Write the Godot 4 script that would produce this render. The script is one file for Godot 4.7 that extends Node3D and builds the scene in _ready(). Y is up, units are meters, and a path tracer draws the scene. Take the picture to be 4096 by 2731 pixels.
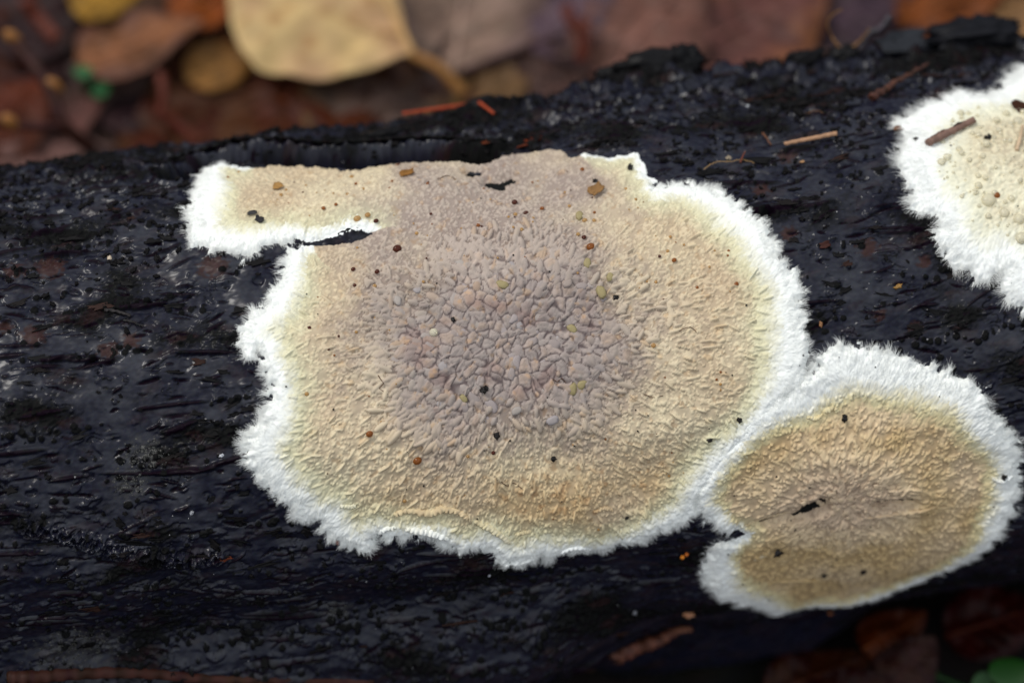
extends Node3D
# lengths inside the script are millimetres; K turns them into metres
const K := 0.001
const R := 31.0
const PITCH := 58.0
const YAW := 8.24
var axis := Vector3.ZERO
var out0 := Vector3.ZERO
var out1 := Vector3.ZERO
var mid := Vector3(0, 28.5, 0)
var taken := {}
var rng := RandomNumberGenerator.new()
var M := {}
# bark grid
const BS0 := -66.0
const BDS := 0.14
var bcols := 0
var brows := PackedFloat32Array()
var brow_of := PackedInt32Array()
var bh := PackedFloat32Array()
var bcol := PackedColorArray()
var bwet := PackedFloat32Array()
var patches: Array = []
var noises := {}


func _ready() -> void:
	rng.seed = 11
	var p := deg_to_rad(PITCH)
	var y := deg_to_rad(YAW)
	axis = Vector3(cos(y), 0, -sin(y))
	var side := Vector3(sin(y), 0, cos(y))
	out0 = side * cos(p) + Vector3.UP * sin(p)
	out1 = Vector3.UP * cos(p) - side * sin(p)
	set_view(p)
	set_light()
	materials()
	ground()
	outlines()
	bark_heights()
	log_thing()
	fungi()
	on_the_log()
	litter()


func set_view(p: float) -> void:
	var cam := Camera3D.new()
	cam.name = "camera"
	add_child(cam)
	cam.position = Vector3(0.00, 335.97, 187.29) * K
	cam.rotation = Vector3(-p, 0, 0)
	cam.fov = rad_to_deg(2.0 * atan(60.0 / 360.0 * 682.0 / 1024.0))
	var lens := CameraAttributesPhysical.new()
	lens.frustum_focal_length = 12.0 / (60.0 / 360.0 * 682.0 / 1024.0)
	lens.frustum_focus_distance = 0.3295
	lens.frustum_near = 0.02
	lens.frustum_far = 60.0
	lens.exposure_aperture = 12.0
	cam.attributes = lens
	cam.near = 0.02
	cam.far = 60.0
	cam.current = true


func set_light() -> void:
	var env := Environment.new()
	env.background_mode = Environment.BG_SKY
	var sky := Sky.new()
	var sm := ProceduralSkyMaterial.new()
	sm.sky_top_color = Color(0.93, 0.955, 0.975)
	sm.sky_horizon_color = Color(0.50, 0.53, 0.58)
	sm.sky_curve = 0.5
	sm.ground_bottom_color = Color(0.12, 0.10, 0.08)
	sm.ground_horizon_color = Color(0.30, 0.30, 0.30)
	sky.sky_material = sm
	env.sky = sky
	env.tonemap_mode = Environment.TONE_MAPPER_LINEAR
	env.tonemap_exposure = 1.12
	env.sdfgi_enabled = true
	env.ssao_enabled = true
	env.ssil_enabled = true
	var we := WorldEnvironment.new()
	we.name = "world"
	we.environment = env
	add_child(we)
	var sun := DirectionalLight3D.new()
	sun.name = "overcast_sun"
	sun.light_energy = 0.5
	sun.light_angular_distance = 18.0
	sun.light_color = Color(1.0, 0.985, 0.96)
	sun.shadow_enabled = true
	sun.rotation = Vector3(deg_to_rad(-58), deg_to_rad(-112), 0)
	add_child(sun)


# ---------------------------------------------------------------- helpers
func lin(r: float, g: float, b: float) -> Color:
	return Color(r / 255.0, g / 255.0, b / 255.0).srgb_to_linear()


func noise(key: String, freq: float, octaves := 3, kind := FastNoiseLite.TYPE_SIMPLEX_SMOOTH, seed_ := 1) -> FastNoiseLite:
	var n := FastNoiseLite.new()
	n.noise_type = kind
	n.frequency = freq
	n.seed = seed_
	n.fractal_octaves = octaves
	if octaves == 1:
		n.fractal_type = FastNoiseLite.FRACTAL_NONE
	noises[key] = n
	return n


func nz(key: String) -> FastNoiseLite:
	return noises[key]


func numbered(called: String) -> String:
	var n: int = taken.get(called, 0)
	taken[called] = n + 1
	return called if n == 0 else "%s_%03d" % [called, n]


func tag(o: Node3D, label: String, category: String, group := "", kind := "") -> void:
	o.set_meta("label", label)
	o.set_meta("category", category)
	if group:
		o.set_meta("group", group)
	if kind:
		o.set_meta("kind", kind)


func thing(called: String, at: Vector3, label: String, category: String, group := "") -> Node3D:
	var o := Node3D.new()
	o.name = numbered(called)
	add_child(o)
	o.position = at * K
	tag(o, label, category, group)
	return o


func part(called: String, mesh: Mesh, mat: Material, parent: Node3D, at := Transform3D()) -> MeshInstance3D:
	var o := MeshInstance3D.new()
	var n := 0
	var nm := called
	while parent.has_node(NodePath(nm)):
		n += 1
		nm = "%s_%03d" % [called, n]
	o.name = nm
	o.mesh = mesh
	o.material_override = mat
	o.transform = at
	parent.add_child(o, true)
	return o


func single(called: String, mesh: Mesh, mat: Material, at: Transform3D, label: String, category: String, group := "") -> MeshInstance3D:
	var o := MeshInstance3D.new()
	o.name = numbered(called)
	o.mesh = mesh
	o.material_override = mat
	o.transform = at
	add_child(o, true)
	tag(o, label, category, group)
	return o


func on_log(s: float, a: float, h: float) -> Vector3:
	var phi := a / R
	return mid + axis * s + (out0 * cos(phi) + out1 * sin(phi)) * (R + h)


func normal_at(a: float) -> Vector3:
	var phi := a / R
	return out0 * cos(phi) + out1 * sin(phi)


func up_at(a: float) -> Vector3:
	var phi := a / R
	return out1 * cos(phi) - out0 * sin(phi)


func seat(s: float, a: float, h: float, turn: float, size: Vector3, roll := 0.0) -> Transform3D:
	# a frame on the log: x along the log, z down the slope, y outwards
	var n := normal_at(a)
	var u := up_at(a)
	var b := Basis(axis, n, -u) * Basis(Vector3.UP, turn) * Basis(Vector3.RIGHT, roll)
	return Transform3D(b * Basis.from_scale(size * K), on_log(s, a, h) * K)


func build(v: PackedVector3Array, n: PackedVector3Array, idx: PackedInt32Array, c := PackedColorArray(), uv := PackedVector2Array()) -> ArrayMesh:
	var arr := []
	arr.resize(Mesh.ARRAY_MAX)
	arr[Mesh.ARRAY_VERTEX] = v
	arr[Mesh.ARRAY_NORMAL] = n
	arr[Mesh.ARRAY_INDEX] = idx
	if c.size():
		arr[Mesh.ARRAY_COLOR] = c
	if uv.size():
		arr[Mesh.ARRAY_TEX_UV] = uv
	var m := ArrayMesh.new()
	m.add_surface_from_arrays(Mesh.PRIMITIVE_TRIANGLES, arr)
	return m


func grid_normals(v: PackedVector3Array, w: int, h: int) -> PackedVector3Array:
	var n := PackedVector3Array()
	n.resize(v.size())
	for j in h:
		var j0 := maxi(j - 1, 0) * w
		var j1 := mini(j + 1, h - 1) * w
		var jj := j * w
		for i in w:
			var d1 := v[jj + mini(i + 1, w - 1)] - v[jj + maxi(i - 1, 0)]
			var d2 := v[j1 + i] - v[j0 + i]
			n[jj + i] = d1.cross(d2).normalized()
	return n


func grid_mesh(v: PackedVector3Array, w: int, h: int, c: PackedColorArray, uv := PackedVector2Array(), keep := PackedByteArray()) -> ArrayMesh:
	var nn := grid_normals(v, w, h)
	var idx := PackedInt32Array()
	if keep.is_empty():
		for j in h - 1:
			for i in w - 1:
				var q := j * w + i
				idx.append_array([q, q + w + 1, q + 1, q, q + w, q + w + 1])
		return build(v, nn, idx, c, uv)
	var at := PackedInt32Array()
	at.resize(v.size())
	at.fill(-1)
	var v2 := PackedVector3Array()
	var n2 := PackedVector3Array()
	var c2 := PackedColorArray()
	var u2 := PackedVector2Array()
	var has_uv := uv.size() > 0
	for j in h - 1:
		for i in w - 1:
			var q := j * w + i
			if keep[q] == 0 or keep[q + 1] == 0 or keep[q + w] == 0 or keep[q + w + 1] == 0:
				continue
			for k: int in [q, q + 1, q + w, q + w + 1]:
				if at[k] < 0:
					at[k] = v2.size()
					v2.append(v[k])
					n2.append(nn[k])
					c2.append(c[k])
					if has_uv:
						u2.append(uv[k])
			idx.append_array([at[q], at[q + w + 1], at[q + 1], at[q], at[q + w], at[q + w + 1]])
	return build(v2, n2, idx, c2, u2)


func sphere_mesh(rings: int, sides: int, shape: Callable, tint: Variant = null) -> ArrayMesh:
	# shape(dir) gives the point; rows run from the south pole to the north pole
	var v := PackedVector3Array()
	var c := PackedColorArray()
	for j in rings + 1:
		var t := PI * j / rings - PI / 2
		for i in sides + 1:
			var f := -TAU * (i % sides) / sides
			var d := Vector3(cos(t) * cos(f), sin(t), cos(t) * sin(f))
			v.append(shape.call(d))
			c.append(tint.call(d) if tint != null else Color.WHITE)
	var m := grid_mesh(v, sides + 1, rings + 1, c)
	# join the seam's normals
	var arr := m.surface_get_arrays(0)
	var n: PackedVector3Array = arr[Mesh.ARRAY_NORMAL]
	for j in rings + 1:
		var a := j * (sides + 1)
		var s := (n[a] + n[a + sides]).normalized()
		n[a] = s
		n[a + sides] = s
	for i in sides + 1:
		n[i] = (v[0] - v[sides + 1]).normalized() if v[0].distance_to(v[sides + 1]) > 0.0 else Vector3.DOWN
		n[rings * (sides + 1) + i] = (v[rings * (sides + 1)] - v[(rings - 1) * (sides + 1)]).normalized()
	for i in sides + 1:
		n[i] = Vector3.DOWN
		n[rings * (sides + 1) + i] = Vector3.UP
	return build(v, n, arr[Mesh.ARRAY_INDEX], c)


func tube(pts: PackedVector3Array, radii: PackedFloat32Array, sides: int, col: Color, rough := 0.0, flat := 1.0, shade := 0.12, own := PackedColorArray()) -> ArrayMesh:
	# a closed, tapered tube in metres along points given in millimetres
	var v := PackedVector3Array()
	var c := PackedColorArray()
	var last := pts.size() - 1
	var side := Vector3.ZERO
	for k in range(-1, pts.size() + 1):
		var i := clampi(k, 0, last)
		var dir := (pts[mini(i + 1, last)] - pts[maxi(i - 1, 0)]).normalized()
		if side == Vector3.ZERO:
			side = dir.cross(Vector3.UP if absf(dir.y) < 0.9 else Vector3.RIGHT).normalized()
		side = (side - dir * side.dot(dir)).normalized()
		var up := side.cross(dir)
		var tone := 1.0 + rng.randf_range(-shade, shade)
		if own.size():
			col = own[i]
		for q in sides + 1:
			var f := TAU * (q % sides) / sides
			var r := radii[i] * (1.0 + rough * sin(3.0 * f + i * 1.7) * 0.6 + rough * sin(f * 2.0 - i * 2.3))
			if k < 0 or k > last:
				r = 0.0
			v.append((pts[i] + (side * cos(f) + up * sin(f) * flat) * r) * K)
			c.append(Color(col.r * tone, col.g * tone, col.b * tone))
	return grid_mesh(v, sides + 1, pts.size() + 2, c)


func smooth_path(pts: PackedVector3Array, n: int, wobble := 0.0) -> PackedVector3Array:
	var o := PackedVector3Array()
	var last := pts.size() - 1
	for k in n + 1:
		var t := float(k) / n * last
		var i := mini(int(t), last - 1)
		var q := pts[i].cubic_interpolate(pts[i + 1], pts[maxi(i - 1, 0)], pts[mini(i + 2, last)], t - i)
		o.append(q + Vector3(rng.randf_range(-1, 1), rng.randf_range(-1, 1), rng.randf_range(-1, 1)) * wobble)
	return o


func ramp(n: int, r0: float, r1: float) -> PackedFloat32Array:
	var o := PackedFloat32Array()
	for k in n:
		o.append(lerpf(r0, r1, float(k) / maxi(n - 1, 1)))
	return o


# ---------------------------------------------------------------- materials
func mat(called: String, rough: float, spec: float, color := Color.WHITE, vertex := true) -> StandardMaterial3D:
	var m := StandardMaterial3D.new()
	m.resource_name = called
	m.albedo_color = color
	m.vertex_color_use_as_albedo = vertex
	m.roughness = rough
	m.metallic_specular = spec
	M[called] = m
	return m


func noise_texture(freq: float, octaves: int, low: float, high: float, seed_: int, stretch := 1.0) -> NoiseTexture2D:
	var t := NoiseTexture2D.new()
	t.width = 1024
	t.height = 1024
	t.seamless = true
	var n := FastNoiseLite.new()
	n.frequency = freq
	n.fractal_octaves = octaves
	n.seed = seed_
	t.noise = n
	var g := Gradient.new()
	g.offsets = PackedFloat32Array([0.25, 0.75])
	g.colors = PackedColorArray([Color(low, low, low), Color(high, high, high)])
	t.color_ramp = g
	return t


func materials() -> void:
	var b := mat("wet_bark", 0.75, 0.22)
	b.clearcoat_enabled = true
	b.clearcoat = 1.0
	b.clearcoat_roughness = 0.29
	var be := mat("bark_ends", 0.42, 0.24)
	be.clearcoat_enabled = true
	be.clearcoat = 0.35
	be.clearcoat_roughness = 0.3
	mat("bark_piece", 0.5, 0.24)
	var f := mat("fungus", 0.62, 0.34)
	f.rim_enabled = true
	f.rim = 0.15
	mat("hair", 0.9, 0.2, Color(0.955, 0.957, 0.945), false)
	mat("lobe", 0.5, 0.36)
	mat("leaf", 0.5, 0.26)
	mat("twig", 0.55, 0.4)
	mat("grain", 0.45, 0.4)
	mat("soil", 0.85, 0.3)
	var w := mat("water", 0.06, 0.5, Color(0.95, 0.92, 0.82, 0.5), false)
	w.refraction_enabled = true
	w.refraction_scale = 0.033
	w.transparency = BaseMaterial3D.TRANSPARENCY_ALPHA
	for d: Array in [["amber", Color(0.62, 0.36, 0.14)], ["dark_amber", Color(0.36, 0.15, 0.07)], ["honey", Color(0.80, 0.63, 0.40)]]:
		var m := mat(d[0], 0.12, 0.5, Color(d[1].r, d[1].g, d[1].b, 0.5), false)
		m.refraction_enabled = true
		m.refraction_scale = 0.033
		m.transparency = BaseMaterial3D.TRANSPARENCY_ALPHA


# ---------------------------------------------------------------- the ground
func ground() -> void:
	var n := noise("soil", 0.05, 4)
	var v := PackedVector3Array()
	var c := PackedColorArray()
	var xs := PackedFloat32Array()
	for k in range(-60, 61):
		var t := k / 60.0
		xs.append(signf(t) * (absf(t) * 220.0 + pow(absf(t), 7.0) * 24000.0))
	for j in 121:
		for i in 121:
			var x := xs[i]
			var z := -xs[j]
			var h := n.get_noise_2d(x, z) * 3.0 - 1.5
			v.append(Vector3(x, h, z) * K)
			var t := 0.7 + n.get_noise_2d(x * 5.0, z * 5.0) * 0.6
			c.append(Color(0.012 * t, 0.009 * t, 0.007 * t))  # soil colour lowered too, carrying the deep shade at the log's foot
	var o := MeshInstance3D.new()
	o.name = "ground"
	o.mesh = grid_mesh(v, 121, 121, c)
	o.material_override = M.soil
	add_child(o)
	tag(o, "dark wet soil under the fallen leaves around the log", "ground", "", "structure")


# ---------------------------------------------------------------- outlines of the three crusts: s, a, width of the white margin
var main_line := PackedFloat32Array()
var low_line := PackedFloat32Array()
var right_line := PackedFloat32Array()
var low_holes := PackedFloat32Array()
var main_holes := PackedFloat32Array()


func outlines() -> void:
	main_line = PackedFloat32Array([
		-31.98, 33.95, 2.2, -29.92, 34.08, 1.6, -28.05, 32.42, 0.6, -26.11, 32.34, 0.0, -23.68, 32.14, 0.0, -21.25, 32.16, 0.0, -18.44, 30.66, 0.0, -16.56, 29.85, 0.0,
		-14.12, 29.95, 0.0, -11.64, 30.42, 0.0, -8.73, 30.23, 0.0, -6.89, 29.26, 0.0, -4.01, 28.90, 0.0, -2.49, 27.40, 0.0, -0.59, 28.88, 0.0, 1.86, 28.98, 0.0,
		4.77, 28.80, 0.0, 7.12, 28.13, 0.0, 7.98, 26.72, 0.0, 9.68, 27.27, 0.5, 12.15, 25.92, 0.3, 14.10, 25.94, 0.6, 15.32, 25.95, 0.3, 15.77, 23.73, 0.5,
		15.89, 22.20, 0.7, 16.60, 21.30, 0.9, 16.58, 20.04, 1.4, 17.53, 20.52, 2.2, 19.49, 20.65, 2.8, 21.75, 19.74, 3.2, 23.49, 18.69, 3.4, 24.71, 17.46, 3.4,
		25.46, 15.82, 3.4, 26.37, 14.71, 3.4, 27.33, 13.40, 3.4, 27.81, 11.77, 3.4, 28.02, 10.22, 3.5, 28.76, 8.94, 3.6, 29.71, 7.79, 3.6, 30.03, 6.15, 3.8,
		29.93, 4.26, 3.9, 29.81, 2.39, 4.0, 29.70, 0.53, 4.2, 30.16, -1.16, 4.4, 30.18, -1.87, 4.6, 29.22, -2.78, 4.6, 29.46, -4.13, 4.4, 28.02, -5.14, 3.6,
		26.22, -6.58, 2.8, 24.15, -8.50, 2.4, 22.11, -10.22, 2.2, 20.34, -11.85, 2.0, 18.80, -13.62, 2.2, 17.52, -15.33, 2.4, 16.85, -16.62, 2.6, 16.23, -18.16, 2.4,
		14.76, -18.96, 2.4, 13.31, -19.69, 2.4, 11.38, -20.39, 2.2, 9.93, -20.94, 2.0, 8.25, -21.32, 1.9, 6.56, -21.71, 1.8, 4.87, -22.20, 1.6, 3.17, -21.28, 1.6,
		1.73, -20.97, 1.7, 0.52, -21.19, 2.2, -0.45, -22.24, 2.6, -1.16, -20.98, 2.6, -2.33, -21.37, 2.8, -3.68, -21.82, 2.8, -5.01, -20.80, 2.6, -6.41, -19.81, 2.4,
		-7.01, -18.42, 2.2, -8.26, -18.58, 2.0, -9.80, -18.70, 2.0, -11.47, -18.06, 1.8, -12.22, -16.65, 1.4, -14.06, -16.49, 1.4, -15.92, -16.09, 1.4, -17.59, -16.18, 1.6,
		-18.67, -15.57, 1.8, -19.27, -16.94, 2.8, -20.52, -17.21, 3.2, -22.31, -16.13, 3.2, -24.09, -14.99, 3.2, -24.52, -13.74, 3.2, -24.69, -13.09, 3.2, -26.12, -12.88, 3.4,
		-27.44, -12.08, 3.4, -27.51, -10.65, 3.4, -28.71, -10.09, 3.4, -29.46, -8.61, 3.5, -30.24, -7.30, 3.7, -31.19, -5.98, 4.0, -31.75, -4.50, 4.2, -31.54, -2.75, 4.2,
		-30.65, -1.57, 4.0, -29.17, -0.18, 3.4, -28.55, 1.13, 2.9, -28.09, 2.55, 2.4, -28.38, 3.97, 2.2, -28.62, 5.12, 2.1, -28.83, 6.46, 2.2, -29.43, 5.32, 2.2,
		-30.65, 6.03, 3.0, -30.61, 7.92, 3.6, -30.26, 9.71, 3.7, -29.42, 10.94, 3.6, -28.31, 11.74, 3.0, -27.07, 11.88, 2.4, -27.34, 12.83, 2.4, -25.77, 14.28, 2.4,
		-25.34, 16.05, 2.4, -24.49, 17.37, 2.4, -23.84, 18.19, 2.2, -22.85, 18.57, 1.5, -22.15, 18.06, 0.5, -20.63, 18.07, 0.0, -19.69, 18.05, 0.0, -18.36, 18.03, 0.0,
		-16.12, 18.16, 0.0, -15.25, 18.68, 0.0, -15.25, 19.09, 0.5, -16.57, 19.59, 0.6, -18.11, 19.46, 0.6, -19.57, 19.14, 0.6, -20.55, 18.81, 0.7, -22.36, 18.73, 0.9,
		-23.84, 19.07, 1.4, -25.75, 18.94, 2.2, -27.23, 18.34, 2.6, -28.21, 17.91, 3.0, -29.12, 17.36, 3.2, -29.84, 18.15, 3.2, -31.90, 18.80, 3.2, -33.28, 19.18, 3.4,
		-34.58, 20.03, 3.6, -34.93, 21.01, 3.8, -34.62, 22.55, 4.2, -34.89, 24.22, 4.4, -34.63, 26.06, 4.4, -33.83, 28.28, 4.2, -33.65, 30.94, 4.0, -32.82, 32.37, 3.4])
	low_line = PackedFloat32Array([
		27.90, -3.94, 4.6, 30.17, -2.80, 4.6, 30.97, -1.59, 5.4, 31.92, -0.81, 6.0, 33.41, -0.39, 6.6, 34.82, -0.60, 6.8, 36.21, -1.01, 6.8, 38.41, -1.88, 6.6,
		40.27, -2.44, 6.2, 41.62, -3.31, 5.8, 43.08, -4.01, 5.4, 45.31, -4.95, 5.0, 47.16, -5.89, 5.0, 48.33, -7.05, 4.8, 49.17, -9.12, 4.2, 50.25, -11.16, 4.0,
		51.28, -12.64, 3.8, 52.19, -14.25, 3.8, 52.75, -16.30, 3.8, 52.61, -18.59, 3.6, 52.37, -20.70, 3.2, 52.15, -22.62, 3.0, 51.23, -24.78, 2.8, 50.36, -27.07, 2.6,
		49.44, -28.73, 2.4, 48.12, -30.27, 2.2, 46.51, -32.53, 2.0, 44.83, -34.95, 2.0, 42.09, -37.04, 1.8, 39.80, -38.71, 1.8, 37.04, -40.72, 1.8, 34.20, -42.32, 2.0,
		30.92, -40.96, 2.2, 27.74, -42.11, 2.8, 26.54, -42.76, 3.2, 24.60, -39.33, 3.4, 22.73, -35.96, 3.6, 21.09, -34.51, 3.8, 18.41, -31.84, 4.2, 17.33, -29.44, 4.6,
		17.05, -26.98, 4.6, 17.24, -24.46, 4.0, 18.27, -23.08, 3.0, 20.08, -22.22, 1.8, 21.82, -21.99, 0.4, 21.62, -21.48, 0.4, 20.55, -21.05, 1.0, 19.10, -20.83, 2.2,
		17.94, -20.18, 2.8, 16.89, -18.75, 3.2, 15.68, -17.02, 3.0, 15.97, -14.56, 2.6, 17.34, -12.37, 2.2, 18.90, -10.34, 2.0, 20.96, -8.43, 2.0, 23.13, -6.43, 2.6, 25.43, -4.81, 3.6])
	right_line = PackedFloat32Array([
		67.70, 44.29, 3.0, 63.57, 37.85, 3.4, 61.09, 35.40, 4.0, 59.57, 33.93, 4.4, 58.10, 31.92, 4.6, 56.62, 29.78, 4.6, 54.65, 29.93, 4.8, 52.77, 30.78, 5.0,
		49.82, 28.65, 5.4, 47.59, 27.70, 5.8, 45.71, 26.09, 6.4, 44.09, 25.92, 6.8, 44.47, 24.19, 6.4, 44.57, 22.75, 6.2, 44.20, 20.94, 6.0, 43.02, 19.60, 6.0,
		43.13, 17.89, 6.0, 43.90, 15.61, 5.8, 43.63, 13.36, 5.6, 45.98, 12.00, 5.2, 45.89, 10.57, 5.2, 44.89, 9.89, 5.4, 46.28, 8.52, 5.2, 45.68, 7.32, 5.2, 47.83, 6.38, 5.0,
		49.01, 4.70, 5.0, 50.41, 4.43, 4.8, 52.09, 5.28, 4.4, 51.73, 4.22, 5.0, 51.99, 2.06, 5.4, 53.20, 1.07, 5.6, 55.92, -0.29, 5.8, 59.79, -0.29, 5.4,
		64.05, 2.50, 5.0, 67.49, 8.36, 4.6, 69.84, 16.53, 4.4, 70.66, 24.89, 4.0, 70.16, 34.97, 3.4])
	main_holes = PackedFloat32Array([-1.53, 24.11, -0.25, 23.54, 0.42, -0.47, 24.06, 1.06, 24.58, 0.32, -3.52, 25.86, -2.56, 25.76, 0.25])
	low_holes = PackedFloat32Array([27.15, -19.94, 28.41, -19.47, 0.34, 28.41, -19.35, 30.25, -18.68, 0.60, 36.40, -19.66, 40.41, -19.93, 0.14, 22.20, -20.59, 26.37, -19.39, 0.05])
	patches = [
		field(main_line, main_holes, 0.115),
		field(low_line, low_holes, 0.12),
		field(right_line, PackedFloat32Array(), 0.125)]


func field(line: PackedFloat32Array, holes: PackedFloat32Array, step: float) -> Dictionary:
	# signed distance to the outline (inside positive) and the width of the white margin, on a coarse grid
	var n := line.size() / 3
	var lo := Vector2(1e9, 1e9)
	var hi := -lo
	for k in n:
		var q := Vector2(line[k * 3], line[k * 3 + 1])
		lo = lo.min(q)
		hi = hi.max(q)
	lo -= Vector2(2.2, 2.2)
	hi += Vector2(2.2, 2.2)
	var cs := 0.4
	var w := int((hi.x - lo.x) / cs) + 2
	var h := int((hi.y - lo.y) / cs) + 2
	var d := PackedFloat32Array()
	var mw := PackedFloat32Array()
	d.resize(w * h)
	mw.resize(w * h)
	var px := PackedFloat32Array()
	var py := PackedFloat32Array()
	var pm := PackedFloat32Array()
	for k in n + 1:
		px.append(line[(k % n) * 3])
		py.append(line[(k % n) * 3 + 1])
		pm.append(line[(k % n) * 3 + 2])
	for j in h:
		var y := lo.y + j * cs
		for i in w:
			var x := lo.x + i * cs
			var best := 1e9
			var bm := 0.0
			var wsum := 0.0
			var inside := false
			for k in n:
				var ax := px[k]
				var ay := py[k]
				var ex := px[k + 1] - ax
				var ey := py[k + 1] - ay
				var qx := x - ax
				var qy := y - ay
				var t := clampf((qx * ex + qy * ey) / (ex * ex + ey * ey), 0.0, 1.0)
				var fx := qx - ex * t
				var fy := qy - ey * t
				var dd := fx * fx + fy * fy
				if dd < best:
					best = dd
				var wt := 1.0 / (dd * dd * dd + 0.001)
				bm += wt * lerpf(pm[k], pm[k + 1], t)
				wsum += wt
				if (ay > y) != (py[k + 1] > y) and x < ex * (y - ay) / ey + ax:
					inside = not inside
			d[j * w + i] = sqrt(best) * (1.0 if inside else -1.0)
			mw[j * w + i] = bm / wsum
	return {"lo": lo, "hi": hi, "cs": cs, "w": w, "h": h, "d": d, "m": mw, "holes": holes, "step": step}


func tap(f: Dictionary, which: String, s: float, a: float) -> float:
	var lo: Vector2 = f.lo
	var cs: float = f.cs
	var w: int = f.w
	var x := clampf((s - lo.x) / cs, 0.0, w - 1.001)
	var y := clampf((a - lo.y) / cs, 0.0, f.h - 1.001)
	var i := int(x)
	var j := int(y)
	x -= i
	y -= j
	var d: PackedFloat32Array = f[which]
	var q := j * w + i
	return lerpf(lerpf(d[q], d[q + 1], x), lerpf(d[q + w], d[q + w + 1], x), y)


func cover(s: float, a: float) -> float:
	# how deep under a crust a place of the bark is (negative outside)
	var best := -9.0
	for f in patches:
		if s > f.lo.x and s < f.hi.x and a > f.lo.y and a < f.hi.y:
			best = maxf(best, tap(f, "d", s, a))
	return best


# ---------------------------------------------------------------- the bark
func bump(s: float, a: float, cs: float, ca: float, ws: float, wa: float) -> float:
	var x := (s - cs) / ws
	var y := (a - ca) / wa
	return exp(-(x * x + y * y))


func seg_dist(s: float, a: float, pts: PackedVector2Array) -> float:
	var q := Vector2(s, a)
	var best := 1e9
	for k in pts.size() - 1:
		best = minf(best, q.distance_to(Geometry2D.get_closest_point_to_segment(q, pts[k], pts[k + 1])))
	return best


func bark_large(s: float, a: float) -> float:
	# lasting shape of the log under all detail
	var h := nz("lump").get_noise_2d(s, a * 1.6) * 1.0
	h += 6.8 * bump(0.0, a, 0.0, -41.0, 1.0, 9.0) * smoothstep(18.0, -8.0, s) # the shelf low on the near side
	h -= 1.3 * bump(0.0, a, 0.0, -25.5, 1.0, 4.0) * smoothstep(26.0, 6.0, s)
	h += 7.0 * bump(0.0, a, 0.0, -54.0, 1.0, 6.0) * smoothstep(46.0, 30.0, s) * smoothstep(-2.0, 10.0, s)
	h += 2.3 * bump(s, a, 17.0, 44.0, 6.0, 8.0)
	h += 0.7 * smoothstep(8.0, 30.0, s) * smoothstep(30.0, 44.0, a)
	return h


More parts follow.
